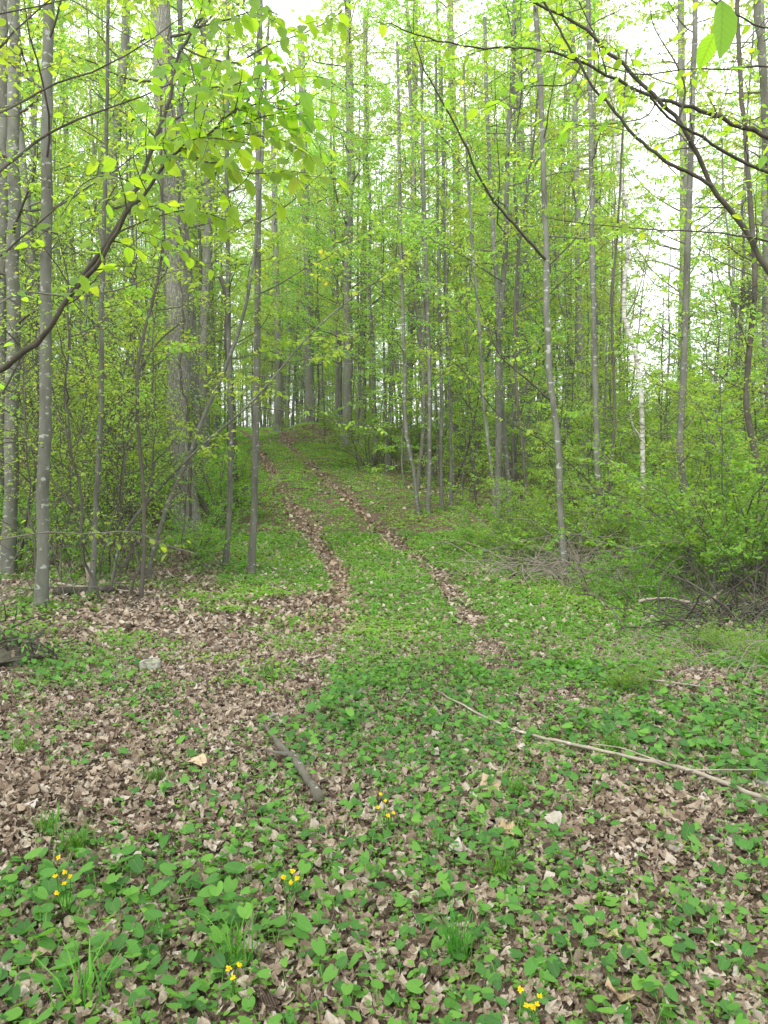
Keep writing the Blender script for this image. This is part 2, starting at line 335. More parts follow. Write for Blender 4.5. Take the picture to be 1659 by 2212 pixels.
def rand_dirs(n, tilt):
    a = rng.uniform(0, 2 * np.pi, n); D = np.stack([np.cos(a), np.sin(a), rng.normal(0, tilt, n)], -1)
    N = np.stack([rng.normal(0, tilt, n), rng.normal(0, tilt, n), np.ones(n)], -1); return D, N
def scatter_litter(acc, x, y, s0, s1, mi=0, lift=.012, near=None):
    n = len(x); z = gz(x, y) + rng.random(n) * lift + .006; P = np.stack([x, y, z], -1); D, N = rand_dirs(n, .42)
    S = rng.uniform(s0, s1, n); r = np.clip(rng.beta(1.5, 2.0, n), 0, 1); Ts = LT_near if near else LT_far; k = rng.integers(0, len(Ts), n)
    if near: P = P - nrm(D) * S[:, None] * .5
    for j, T in enumerate(Ts):
        q = k == j; put(acc, T, P[q], D[q], N[q], S[q], r[q], mi)
track(-1, 'left wheel track of brown leaves running up the green trail')
track(1, 'right wheel track of brown leaves running up the green trail')

# ------------------------------------------------------------------ ground layers nobody could count
def wedge(n, d0, d1, half=.62, pad=1.1):
    d = np.sqrt(d0 ** 2 + (d1 ** 2 - d0 ** 2) * rng.random(n)); return (rng.random(n) * 2 - 1) * (half * d + pad), d
def green(x, y):
    rel = x - trail_x(y); ar = np.abs(rel); n1 = fbm(x, y, .9, 2); n2 = noise(x, y, 2.6, 9)
    mid = np.where(ar < .58, 1.5, 0.) + np.where((rel > .90) & (rel < 2.6), 1.4, 0.) + np.where(rel >= 2.6, 1.0, 0.)
    mid = mid + np.where((rel < -.90) & (rel > -2.5), 1.35, 0) * sm(9.5, 12, y) + np.where(rel < -.9, .12 + .6 * sm(12, 16, y), 0) + np.where((ar >= .58) & (ar <= .90), np.where(rel < 0, -.5 * sm(11, 14, y), .45 - .7 * sm(13, 18, y)), 0)
    near = .58 + .22 * sm(.0, 1.0, x) + .38 * sm(3.4, 2.5, y) - .56 * sm(.1, -.8, x) * sm(2.7, 3.4, y) - .35 * sm(.75, 1.05, x) * sm(2.0, 1.3, x) * sm(4.2, 4.8, y) * sm(6.6, 5.8, y)
    g = near * (1 - sm(4.2, 7.5, y)) + mid * sm(4.2, 7.5, y)
    return np.clip(g * 1.0 + (n1 - .5) * 2.6 + (n2 - .5) * 1.2, 0, 1) * sm(0, .35, g + .15)
a = Acc()
x, y = wedge(96000, 1.5, 7.5); scatter_litter(a, x, y, .022, .064, near=True, lift=.018)
x, y = wedge(88000, 7.2, 15); q = rng.random(len(x)) > green(x, y) * .6; scatter_litter(a, x[q], y[q], .04, .085, lift=.025)
x, y = wedge(60000, 14.5, 42); q = (np.abs(x - trail_x(y)) < 14) & (rng.random(len(x)) > green(x, y) * .85); scatter_litter(a, x[q], y[q], .07, .13, lift=.03)
tag(link('leaf_litter', a.mesh('leaf_litter', M['litter'], smooth=False)), 'carpet of crumpled brown and grey dead leaves on the forest floor', kind='stuff')

HT = [T_heart(.2), T_heart(.5), T_heart(-.1), T_heart(.8)]
a = Acc()
x, y = wedge(21000, 1.5, 6.2); q = rng.random(len(x)) < green(x, y) ** 1.2; x, y = x[q], y[q]; n = len(x)
S = (.016 + .034 * rng.random(n) ** 1.4) * (1 + .35 * (noise(x, y, 1.5, 21) > .55)); H = S * rng.uniform(.5, 1.5, n) + .01
A = rng.uniform(0, 6.283, n); G = np.stack([x, y, gz(x, y)], -1); lean = np.stack([np.cos(A), np.sin(A), 0 * A], -1)
top = G + lean * (H * .5)[:, None] + np.array((0, 0, 1)) * H[:, None]
N = lean * rng.uniform(.0, .75, n)[:, None] + rng.normal(0, .25, (n, 3)) + np.array((0, -.12, 1)); D = lean - N * (np.sum(lean * N, -1) / np.sum(N * N, -1))[:, None]
r = rng.random(n); k = rng.integers(0, 4, n)
for j in range(4): q = k == j; put(a, HT[j], top[q] - nrm(D[q]) * S[q, None] * .12, D[q], N[q], S[q], r[q])
side = np.cross(lean, (0, 0, 1)) * .0012; W = np.stack([G - side, G + side, top + side, top - side], 1); i = np.arange(n) * 4
a.add(W, np.stack([i, i + 1, i + 2, i + 3], -1), .9)
tag(link('violet_ground_cover', a.mesh('violet_ground_cover', M['violet'])), 'heart shaped green violet leaves spread over the foreground litter', kind='stuff')

HB = [T_mid(.3, .3, .2), T_mid(.4, .2, .3), T_mid(.24, .4, .1)]
HF = [T_far(.36, .3, .2), T_far(.45, .2, .1)]
a = Acc()
def herbs(x, y, s0, s1, per, spread, h0, h1, Ts, up=1.0, rb=0.):
    n = len(x); G = np.stack([x, y, gz(x, y)], -1); hh = rng.uniform(h0, h1, n); base = np.clip(1.5 * noise(x, y, .8, 31) - .45, 0, 1) * .45 + rng.random(n) * .2
    for j in range(per):
        A = rng.uniform(0, 6.283, n); lv = np.stack([np.cos(A), np.sin(A), rng.uniform(-.1, .7, n)], -1)
        P = G + lv * np.array((1, 1, 0)) * (spread * rng.random(n))[:, None] + np.array((0, 0, 1)) * (hh * rng.uniform(.35, 1, n))[:, None]
        N = rng.normal(0, .38, (n, 3)) + np.array((0, 0, up)); S = rng.uniform(s0, s1, n); r = np.clip(base + rng.random(n) * .4 + rb, 0, 1); k = rng.integers(0, len(Ts), n)
        for q_, T in enumerate(Ts): q = k == q_; put(a, T, P[q], lv[q], N[q], S[q], r[q])
x, y = wedge(14500, 1.5, 6.5); q = rng.random(len(x)) < green(x, y) * .8; herbs(x[q], y[q], .012, .030, 4, .03, .015, .065, HB, rb=.1)
x, y = wedge(56000, 5.5, 15); q = rng.random(len(x)) < green(x, y); herbs(x[q], y[q], .020, .044, 5, .06, .015, .085, HF, rb=.1)
x, y = wedge(120000, 14, 62); rel = x - trail_x(y); q = (rng.random(len(x)) < green(x, y) * np.where(np.abs(rel) < 3, 1, .6)) & (np.abs(rel) < 16) & ~((np.abs(np.abs(rel) - .72) < .24) & (rng.random(len(x)) < np.where(rel < 0, .95, .55))); herbs(x[q], y[q], .035, .075, 5, .14, .02, .13, HF, rb=.2)
tag(link('herb_ground_cover', a.mesh('herb_ground_cover', M['herb'])), 'low green herbs and seedlings spread over the trail and its verges', kind='stuff')

def blades(acc, cx, cy, n, spread, h0, h1, lean=.45, w=.004, rb=0., g=rng):
    x = cx + g.normal(0, spread, n); y = cy + g.normal(0, spread, n); G = np.stack([x, y, gz(x, y)], -1); A = g.uniform(0, 6.283, n)
    L = np.stack([np.cos(A), np.sin(A), 0 * A], -1); H = g.uniform(h0, h1, n); ln = g.uniform(.1, 1, n) * lean * H
    s = np.stack([-np.sin(A), np.cos(A), 0 * A], -1) * w; U = np.array((0, 0, 1.))
    p1 = G + U * (H * .5)[:, None] + L * (ln * .3)[:, None]; p2 = G + U * (H * .85)[:, None] + L * (ln * .75)[:, None]; p3 = G + U * H[:, None] * .95 + L * (ln * 1.25)[:, None]
    W = np.stack([G - s * .7, G + s * .7, p1 + s, p1 - s, p2 + s * .6, p2 - s * .6, p3], 1); i = (np.arange(n) * 7)[:, None]
    rr = np.clip(g.random(n) * .9 + rb, 0, 1)
    acc.add(W, [np.concatenate([i + [0, 1, 2, 3], i + [3, 2, 4, 5]]), i + [5, 4, 6]], np.concatenate([rr, rr, rr]))
a = Acc()
x, y = wedge(9000, 7, 40); rel = x - trail_x(y); q = (np.abs(rel) < 3.5) & (rng.random(len(x)) < green(x, y) * .7); x, y = x[q], y[q]
blades(a, np.repeat(x, 4), np.repeat(y, 4), len(x) * 4, .05, .04, .14, .6, .005)
tag(link('trail_grass', a.mesh('trail_grass', M['grass'])), 'short grass growing along the strips beside the wheel tracks', kind='stuff')

# ------------------------------------------------------------------ growing woody things
class Foli:
    def __init__(s): s.P = []; s.D = []; s.N = []; s.S = []
    def add(s, P, D, N, S): s.P.append(P); s.D.append(D); s.N.append(N); s.S.append(S)
    def n(s): return sum(len(p) for p in s.P)
    def out(s, acc, Ts, g):
        if not s.P: return
        P, D, N, S = (np.concatenate(v) for v in (s.P, s.D, s.N, s.S)); k = g.integers(0, len(Ts), len(P)); r = np.clip(g.random(len(P)) * .55 + np.repeat(g.random(len(s.P)), [len(p) for p in s.P]) * .45, 0, 1)
        for j, T in enumerate(Ts): q = k == j; put(acc, T, P[q], D[q], N[q], S[q], r[q])
UP = np.array((0, 0, 1.))
def leaves_on(fo, P, g, size, step, droop=.35, two=True, start=.1, jit=.42):
    P = np.asarray(P); seg = np.linalg.norm(np.diff(P, axis=0), axis=1); L = seg.sum(); n = int(L * (1 - start) / step)
    if n < 1: n = 1
    t = (start + (1 - start) * (np.arange(n) + g.random(n) * .6) / n) * (len(P) - 1); k = np.clip(t.astype(int), 0, len(P) - 2); f = (t - k)[:, None]
    Q = P[k] * (1 - f) + P[k + 1] * f; T = nrm(P[k + 1] - P[k]); sd = nrm(np.cross(T, UP) + 1e-4); s = np.where(np.arange(n) % 2 == 0, 1., -1.)[:, None]
    D = T * g.uniform(.2, .9, (n, 1)) + sd * s * g.uniform(.5, 1.0, (n, 1)) + g.normal(0, .22, (n, 3)) - UP * g.uniform(0, 2 * droop, (n, 1)); D = nrm(D)
    N = UP + g.normal(0, jit, (n, 3)) + (np.array((0, -.9, -.3)) * g.uniform(0, 1, (n, 1)) if droop > .6 else 0)
    fo.add(Q, D, N, size * g.uniform(.5, 1.25, n))
def wander(p, d, L, n, g, jit=.12, up=0.):
    P = [np.asarray(p, float)]; d = nrm(np.asarray(d, float))
    for _ in range(n): d = nrm(d + g.normal(0, jit, 3) + UP * up); P.append(P[-1] + d * L / n)
    return np.array(P)
def twigs(acc, fo, P, r, g, count, tl, size, step, t0=.2, ang=.9, droop=.3, up=.0, sub=0, flat=.25, sides=3):
    P = np.asarray(P); m = len(P)
    for i in range(count):
        t = (t0 + (1 - t0) * (i + g.random()) / count) * (m - 1); k = min(int(t), m - 2); q = P[k] + (P[k + 1] - P[k]) * (t - k); T = nrm(P[k + 1] - P[k])
        sd = np.cross(T, UP); sd = nrm(sd) if np.linalg.norm(sd) > .15 else np.array((math.cos(i * 2.4), math.sin(i * 2.4), 0)); s = 1 if i % 2 else -1
        if np.linalg.norm(np.cross(T, UP)) < .5: sd = np.array((math.cos(i * 2.4), math.sin(i * 2.4), 0.)); s = 1
        d = T * math.cos(ang) + sd * s * math.sin(ang) + UP * g.normal(up, flat); L = tl * (1.15 - .6 * t / (m - 1)) * g.uniform(.6, 1.2)
        W = wander(q, d, L, 4, g, .13, up * .3); rr = np.linspace(max(r * .5 * (1 - .5 * t / m), .0012), .001, 5)
        tube(acc, W, rr, sides)
        if fo is not None: leaves_on(fo, W, g, size, step, droop)
        if sub: twigs(acc, fo, W, rr[0], g, sub, L * .5, size, step, .15, .8, droop, up, 0, flat)
def limb(acc, fo, p, d, L, r, g, n=6, tw=6, tl=.5, size=.08, step=.06, up=.05, jit=.12, sub=0, sides=5, droop=.3, t0=.25):
    P = wander(p, d, L, n, g, jit, up); tube(acc, P, np.linspace(r, r * .22, n + 1), sides)
    twigs(acc, fo, P, r * .6, g, tw, tl, size, step, t0, .85, droop, .05, sub)
    if fo is not None: leaves_on(fo, P[-3:], g, size, step, droop)
    return P
TM = [T_mid(.30, .25, .3), T_mid(.36, .3, .15), T_mid(.27, .1, .5)]
TF = [T_far(.33, .3, .2), T_far(.40, .2, .35), T_far(.30, .5, .1)]
TN = [T_ovate(w=.30, fold=.22, droop=.2, wave=.006), T_ovate(w=.33, fold=.1, droop=.4, wave=.01), T_ovate(w=.27, fold=.35, droop=.1, wave=.006), T_ovate(w=.31, fold=.15, droop=-.12, wave=.01)]

a = Acc(); x, y = wedge(1100, 1.7, 13)
for i in range(1100):
    L = rng.uniform(.04, .16) * (1 + (rng.random() < .12) * 2); A = rng.uniform(0, 6.283); W = wander((x[i], y[i], 0), (math.cos(A), math.sin(A), 0), L, 4, rng, .18); W[:, 2] = gz(W[:, 0], W[:, 1]) + rng.uniform(.015, .04)
    tube(a, W, np.linspace(1, .5, 5) * rng.uniform(.0012, .0035), 4)
tag(link('scattered_twigs', a.mesh('scattered_twigs', M['cane'])), 'small broken twigs scattered through the leaf litter', kind='stuff')
# ---- generic stock: every kind is built once here, then copied with its parts
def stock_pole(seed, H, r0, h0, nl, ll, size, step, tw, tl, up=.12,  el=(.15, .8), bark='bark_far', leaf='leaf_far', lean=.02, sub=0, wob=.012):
    g = np.random.default_rng(seed); n = 14; h = np.linspace(0, H, n); drift = np.cumsum(g.normal(0, wob * H / 6, (n, 2)), 0); drift -= drift[0]
    P = np.stack([drift[:, 0] + lean * h, drift[:, 1], h - .15], -1); P = spline(P, 22)
    rr = r0 * (1 - .82 * np.linspace(0, 1, 22) ** 1.1); rr[0] *= 1.35; rr[1] *= 1.08
    aw = Acc(); tube(aw, P, rr, 9, rough=.10, g=g); fo = Foli()
    for i in range(nl):
        t = (h0 + (H * .985 - h0) * ((i + g.random() * .8) / nl) ** .9) / H; k = min(int(t * 21), 20); p = P[k] + (P[k + 1] - P[k]) * (t * 21 - k)
        az = i * 2.4 + g.normal(0, .5); e = g.uniform(*el); L = ll * (1.05 - .6 * t) * g.uniform(.6, 1.2)
        limb(aw, fo, p, (math.cos(az) * math.cos(e), math.sin(az) * math.cos(e), math.sin(e)), L, min(.03, max(.010, rr[k] * .3)), g, 6, tw, tl, size, step, up, .14, sub)
    al = Acc(); fo.out(al, TF, g)
    return aw.mesh('trunk', M[bark]), al.mesh('crown', M[leaf], smooth=False)
def stock_shrub(seed, H, nst, size, step, tw=7, tl=.35, arch=.5, leaf='leaf_shrub', bark='twig_pale', spread=.35, sub=2):
    g = np.random.default_rng(seed); aw = Acc(); fo = Foli()
    for i in range(nst):
        az = g.uniform(0, 6.283); e = g.uniform(.7, 1.4); L = H * g.uniform(.7, 1.35)
        P = wander((g.normal(0, spread * .3), g.normal(0, spread * .3), -.05), (math.cos(az) * math.cos(e), math.sin(az) * math.cos(e), math.sin(e)), L, 8, g, .10, -arch * .26)
        tube(aw, P, np.linspace(.011, .003, 9), 5); twigs(aw, fo, P, .007, g, tw, tl, size, step, .25, .8, .15, .12, sub, .35)
    al = Acc(); fo.out(al, TF, g); return aw.mesh('stems', M[bark]), al.mesh('foliage', M[leaf], smooth=False)
STOCK = {
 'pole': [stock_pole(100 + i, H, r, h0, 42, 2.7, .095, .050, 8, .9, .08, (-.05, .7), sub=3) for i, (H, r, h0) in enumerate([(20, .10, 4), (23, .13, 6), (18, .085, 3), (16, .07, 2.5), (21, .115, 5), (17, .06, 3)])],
 'tall_sapling': [stock_pole(200 + i, H, r, 1.0, 30, 1.9, .074, .055, 8, .6, .03, (-.1, .5), 'bark_grey', 'leaf_far', .03, 2, .02) for i, (H, r) in enumerate([(9, .045), (11, .055), (7, .035), (8, .03), (10, .045)])],
 'sapling': [stock_pole(300 + i, H, r, .4, 22, 1.25, .066, .038, 8, .45, .02, (-.15, .45), 'bark_grey', 'leaf_mid', .04, 2, .03) for i, (H, r) in enumerate([(4.2, .022), (3.2, .016), (5.0, .027), (3.6, .018)])],
 'edge_tree': [stock_pole(700 + i, H, r, h0, 40, 4.4, .085, .05, 9, 1.0, .06, (-.05, .6), 'bark_grey', 'leaf_far', .03, 3, .02) for i, (H, r, h0) in enumerate([(15, .075, 3.6), (18, .09, 4.5), (13, .06, 3.0)])],
 'thin_pole': [stock_pole(600 + i, H, r, h0, 18, 1.5, .075, .07, 6, .6, .08, (.1, .9), 'bark_grey', 'leaf_far', .02, 1, .035) for i, (H, r, h0) in enumerate([(13, .042, 5), (10, .03, 3.5), (15, .05, 6), (11, .036, 4)])],
 'bare_sapling': [stock_pole(500 + i, H, r, .5, 16, 1.1, .055, .11, 6, .5, .06, (.1, .9), 'twig_dark', 'leaf_mid', .10, 2, .06) for i, (H, r) in enumerate([(5, .018), (3.6, .013), (6.2, .022), (4.4, .015)])],
 'shrub': [stock_shrub(400 + i, H, ns, .052, .028, 12, .45, sub=3) for i, (H, ns) in enumerate([(1.6, 18), (2.0, 22), (1.2, 15), (2.5, 24)])],
}
def copy_thing(kind, part_names, var, name, x, y, label, cat, group, scale=1.0, rot=None, leanv=(0, 0)):
    me1, me2 = STOCK[kind][var]
    r = empty(name, (x, y, float(gz(x, y)) - .03), label, cat, group); r.scale = (scale,) * 3
    r.rotation_euler = (leanv[0], leanv[1], rng.uniform(0, 6.283) if rot is None else rot)
    for pn, me in zip(part_names, (me1, me2)): o = bpy.data.objects.new(pn, me); col.objects.link(o); o.parent = r
    return r

# ---- trees that the photo shows one by one
def tree(name, label, cat, pts, r0, r1, bark, top=None, limbs=None, group=None, sides=12, flare=1.35, seed=0, leaf='leaf_mid', Ts=None, ground_base=True, rough=.08, cat2=None):
    """pts: (px, py, depth) from the base upwards; limbs: dict of spray settings"""
    g = np.random.default_rng(seed + 900); W = [px2w(*p) for p in pts]
    if ground_base: W[0][2] = gz(W[0][0], W[0][1]) - .06
    if top is not None:
        d = nrm(W[-1] - W[-2]); k = (top - W[-1][2]) / max(d[2], .3); W.append(W[-1] + nrm(d + UP * .6) * k)
    W = np.array(W); n = 30 if sides > 7 else 20; P = spline(W, n); P[1:, :2] += g.normal(0, r0 * .10, (n - 1, 2)); org = P[0].copy()
    rr = np.linspace(r0, r1, n); rr[0] *= flare; rr[1] *= 1 + (flare - 1) * .35; rr[2:-2] *= 1 + g.normal(0, .022, n - 4)
    e = empty(name, org, label, cat, group); aw = Acc(); tube(aw, P, rr, sides, rough=rough, g=g)
    if limbs:
        al = Acc(); fo = Foli(); ab = aw; aw.lock = 1; q = dict(n=10, h0=2.5, L=1.8, tw=6, tl=.5, size=.075, step=.06, up=.05, el=(0, .6), sub=0, az=None); q.update(limbs)
        zs = P[:, 2] - org[2]
        for i in range(q['n']):
            hh = q['h0'] + (zs[-1] - q['h0']) * (i + g.random()) / q['n']; p = np.array([np.interp(hh, zs, P[:, j]) for j in range(3)]); rl = np.interp(hh, zs, rr)
            az = i * 2.4 + g.normal(0, .5) if q['az'] is None else g.uniform(*q['az']); el = g.uniform(*q['el'])
            limb(ab, fo, p, (math.cos(az) * math.cos(el), math.sin(az) * math.cos(el), math.sin(el)), q['L'] * g.uniform(.6, 1.2), min(.035, max(.006, rl * .27)), g, 7, q['tw'], q['tl'], q['size'], q['step'], q['up'], .13, q['sub'])
        fo.out(al, Ts or TM, g); link('crown', al.mesh('crown', M[leaf], smooth=False, org=org), e)
    link('trunk', aw.mesh('trunk', [M[bark], M['twig_dark']], org=org), e)
    return e
def branch(e, pts, r0, r1, bark='twig_dark', tw=0, tl=.3, size=.07, step=.05, droop=.4, t0=.2, seed=0, Ts=None, leaf='leaf_near', own=.0, sub=0, n=None, twleaf=True, up=.05):
    """one limb of an explicit tree, a part of its own, with its leaves as a sub-part"""
    g = np.random.default_rng(seed + 7000); W = np.array([px2w(*p) for p in pts]); P = spline(W, n or max(10, 3 * len(pts)))
    P[1:-1] += g.normal(0, r0 * .25, P[1:-1].shape); org = np.array(e.location)
    ab = Acc(); fo = Foli(); tube(ab, P, np.linspace(r0, r1, len(P)), 7, rough=.15, g=g)
    if tw: twigs(ab, fo if twleaf else None, P, r0 * .5, g, tw, tl, size, step, t0, .85, droop, up, sub, .3, 4)
    if own: leaves_on(fo, P[int(len(P) * own):] if own < 1 else P, g, size, step, droop)
    o = link('branch', ab.mesh('branch', M[bark], org=org), e)
    if fo.P: al = Acc(); fo.out(al, Ts or TN, g); link('leaves', al.mesh('leaves', M[leaf], org=org), o)
    return o
def D(d, *p): return [(x, y, d) for x, y in p]

LS = dict(n=9, h0=2.6, L=1.8, tw=8, tl=.6, size=.075, step=.045, sub=2)
tree('grey_tree', 'grey trunk with banded bark at the left edge, behind the nearest spotted trunk', 'tree', D(11.2, (18, 1245), (24, 1000), (28, 700), (30, 350), (32, 0)), .098, .072, 'bark_smooth', 12, dict(LS, n=12, h0=3), seed=1)
tree('grey_tree', 'nearest left trunk, smooth grey bark with pale lichen spots, rising from the litter', 'tree', D(8.4, (88, 1335), (93, 1150), (98, 900), (99, 600), (101, 300), (106, 0)), .066, .050, 'bark_smooth', 9.5, dict(LS, n=7, h0=4.8, L=1.6), seed=2)
tree('grey_tree', 'thin dark trunk cut by the left edge of the view', 'tree', D(13, (2, 1180), (3, 800), (6, 400), (8, 0)), .075, .06, 'bark_grey', 12, dict(LS, n=10), seed=3)
tp = tree('tulip_tree', 'big furrowed trunk with a dark vine, thickest on the left of the trail', 'tree', D(15.2, (405, 1195), (398, 1050), (386, 850), (378, 600), (366, 350), (352, 100), (346, -60)), .235, .15, 'bark_tulip', 18, dict(LS, n=9, h0=7.5, L=2.6, size=.09), sides=20, flare=1.45, seed=4, rough=.05)
gv = Acc(); gf = Foli(); g_ = np.random.default_rng(3); vp = spline(np.array([px2w(x, y, 15.0 - .25) for x, y in ((412, 1190), (410, 1000), (402, 860), (390, 800), (396, 700), (388, 560), (384, 420), (372, 250), (366, 60))]), 60); vp[:, :2] += g_.normal(0, .02, (60, 2))
tube(gv, vp, np.linspace(.028, .016, 60), 6, rough=.4); twigs(gv, gf, vp, .01, g_, 55, .28, .05, .06, 0., 1.2, .5, 0, 0, .4)
vo = link('climbing_vine', gv.mesh('climbing_vine', M['rotten'], org=tp.location), tp); al = Acc(); gf.out(al, TM, g_); link('leaves', al.mesh('leaves', M['leaf_mid'], org=tp.location), vo)
t1 = tree('lichen_trunk', 'slim lichen flecked trunk standing at the left edge of the trail', 'tree', D(11.4, (543, 1252), (549, 1100), (553, 900), (557, 650), (558, 400), (560, 150), (562, -20)), .053, .04, 'bark_grey', 10, dict(LS, n=11, h0=4.2), seed=5)
branch(t1, [(556, 880, 11.4), (600, 885, 11.2), (650, 895, 11), (760, 918, 10.6), (840, 925, 10.2)], .010, .003, tw=6, tl=.5, leaf='leaf_mid', Ts=TM, seed=11, size=.07)
tree('grey_sapling', 'thin lichen grey stem just left of the trailside trunk', 'sapling', D(12, (485, 1275), (496, 1100), (497, 900), (493, 650), (490, 400), (492, 100)), .042, .028, 'bark_grey', 9, dict(LS, n=12, h0=3., L=1.3), sides=9, seed=6)
tree('dark_sapling', 'thin dark crooked stem rising from litter in front of the big furrowed trunk', 'sapling', D(9.3, (303, 1300), (312, 1180), (309, 1050), (298, 900), (300, 770), (330, 650), (352, 540), (350, 400)), .026, .012, 'twig_dark', 6.5, dict(LS, n=7, h0=3.0, L=.9, tl=.35), sides=8, seed=7)
tree('grey_sapling', 'pale thin sapling bent at its foot, between the spotted trunk and the dark crooked stem', 'sapling', D(9.4, (195, 1305), (204, 1180), (208, 1080), (218, 900), (219, 700), (224, 520), (230, 300)), .036, .02, 'bark_grey', 7.5, dict(LS, n=12, h0=2.2, L=1.1, tl=.4), sides=9, seed=8)
tree('leaning_sapling', 'leaning lichen grey sapling crossing in front of the big furrowed trunk', 'sapling', D(11, (318, 1290), (332, 1190), (370, 1072), (405, 995), (440, 900), (485, 800), (525, 682), (548, 560), (560, 430)), .034, .016, 'bark_grey', 8, dict(LS, n=10, h0=3, L=1.2), sides=9, seed=9)
tree('leaning_sapling', 'long thin pale sapling leaning far over to the right toward the trail', 'sapling', D(9.9, (235, 1250), (270, 1150), (350, 1050), (415, 982), (545, 867), (600, 805), (670, 722), (740, 660), (830, 595)), .020, .008, 'bark_grey', None, dict(LS, n=9, h0=1.5, L=.8, tl=.35), sides=8, seed=10)
tree('dark_sapling', 'dark sapling leaning right behind the bent pale sapling', 'sapling', D(11.5, (262, 1268), (285, 1180), (210, 1010), (245, 905), (300, 800), (345, 735), (400, 690)), .030, .012, 'twig_dark', None, dict(LS, n=8, h0=1.4, L=1.0), sides=8, seed=12)
tree('grey_tree', 'wide grey trunk forked high, in the thicket left of the big furrowed trunk', 'tree', D(20, (225, 1120), (228, 900), (232, 650), (225, 540), (240, 400), (262, 200)), .20, .10, 'bark_far', 14, dict(LS, n=10, h0=4), seed=13)
tree('dead_snag', 'broken dark snag with a jagged top right of the big furrowed trunk', 'snag', D(18, (505, 1100), (500, 900), (492, 720), (488, 640), (476, 600)), .12, .05, 'rotten', None, None, seed=14, rough=.5)
# beyond, along the trail and on the crest
for (lb, d, r, pts, sd) in (
 ('stout grey trunk on the leafy mound at the trail crest', 40, .27, ((668, 930), (668, 700), (662, 500), (655, 300), (650, 80)), 20),
 ('tall straight trunk behind the round shrub right of the upper trail', 31, .21, ((746, 985), (752, 800), (750, 600), (757, 350), (752, 60)), 21),
 ('slim trunk close behind the tall straight trunk by the round shrub', 34, .16, ((783, 960), (784, 750), (786, 500), (792, 250), (788, 30)), 22),
 ('grey trunk with a forked crown standing left of the trail at the crest', 46, .24, ((600, 935), (602, 800), (596, 600), (590, 350)), 23),
 ('thick pale trunk in the right background behind the twin slim trunks', 33, .22, ((990, 980), (992, 800), (990, 600), (985, 350), (975, 100)), 24),
 ('grey trunk leaning slightly in the middle background', 30, .15, ((880, 990), (886, 800), (890, 600), (894, 350)), 25),
 ('tall pale pole tree against the white sky gap on the right', 27, .16, ((1485, 1000), (1484, 800), (1482, 560), (1476, 300), (1472, 20)), 26),
 ('dark slim pole close beside the tall pale pole tree', 24, .085, ((1463, 1010), (1470, 800), (1472, 600), (1474, 380), (1470, 200)), 27),
 ('straight grey trunk in the middle of the right wood', 28, .17, ((1140, 1010), (1140, 850), (1138, 600), (1130, 400), (1120, 150)), 28)):
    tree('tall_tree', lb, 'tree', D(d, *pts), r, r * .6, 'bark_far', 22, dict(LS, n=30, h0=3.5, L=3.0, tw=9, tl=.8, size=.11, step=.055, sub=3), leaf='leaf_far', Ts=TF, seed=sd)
# right wood
r1 = tree('maple_tree', 'straight slim grey trunk with white lichen spots, rising from the brush right of the trail', 'tree', D(11.2, (1225, 1268), (1212, 1122), (1206, 972), (1188, 822), (1181, 672), (1180, 560), (1175, 400), (1168, 200), (1158, 40)), .051, .036, 'bark_smooth', 10.5, dict(LS, n=8, h0=5, L=1.6), seed=30)
branch(r1, [(1181, 562, 11.2), (1110, 485, 10.7), (1050, 410, 10.2), (1010, 325, 9.8), (970, 245, 9.4), (945, 200, 9.2), (910, 135, 8.9), (885, 55, 8.6)], .024, .006, tw=13, tl=.7, leaf='leaf_mid', Ts=TM, seed=31, sub=1, step=.06)
branch(r1, [(1184, 575, 11.2), (1245, 510, 11), (1270, 450, 10.8), (1285, 380, 10.6)], .014, .004, tw=8, tl=.5, leaf='leaf_mid', Ts=TM, seed=32)
branch(r1, [(1190, 865, 11.2), (1130, 812, 10.9), (1078, 765, 10.6), (1050, 690, 10.4), (1030, 640, 10.2)], .016, .004, tw=8, tl=.5, leaf='leaf_mid', Ts=TM, seed=33)
r2 = tree('maple_tree', 'second straight grey trunk in the right wood, between spotted trunk and white birch', 'tree', D(12.8, (1306, 1200), (1296, 1107), (1288, 922), (1282, 672), (1280, 600), (1277, 300), (1272, 40)), .052, .036, 'bark_smooth', 11, dict(LS, n=9, h0=5.5, L=1.5), seed=34)
branch(r2, [(1303, 1075, 12.8), (1240, 1010, 12.4), (1180, 957, 12.1), (1090, 907, 11.6), (980, 782, 11), (880, 722, 10.5)], .014, .003, tw=9, tl=.5, leaf='leaf_mid', Ts=TM, seed=35)
bi = tree('birch_tree', 'white birch with dark bands standing in the right wood', 'tree', D(14, (1392, 1225), (1390, 1100), (1388, 972), (1384, 847), (1372, 760), (1350, 690), (1346, 640), (1355, 560), (1358, 480), (1342, 390), (1330, 300)), .048, .026, 'bark_birch', 9.5, None, seed=36, rough=.05)
branch(bi, [(1384, 945, 14), (1365, 915, 13.9), (1360, 890, 13.8)], .02, .012, 'bark_birch', seed=37)
branch(bi, [(1350, 690, 14), (1375, 640, 13.8), (1395, 560, 13.6), (1400, 470, 13.5)], .014, .004, 'twig_pale', tw=7, tl=.5, leaf='leaf_mid', Ts=TM, seed=38)
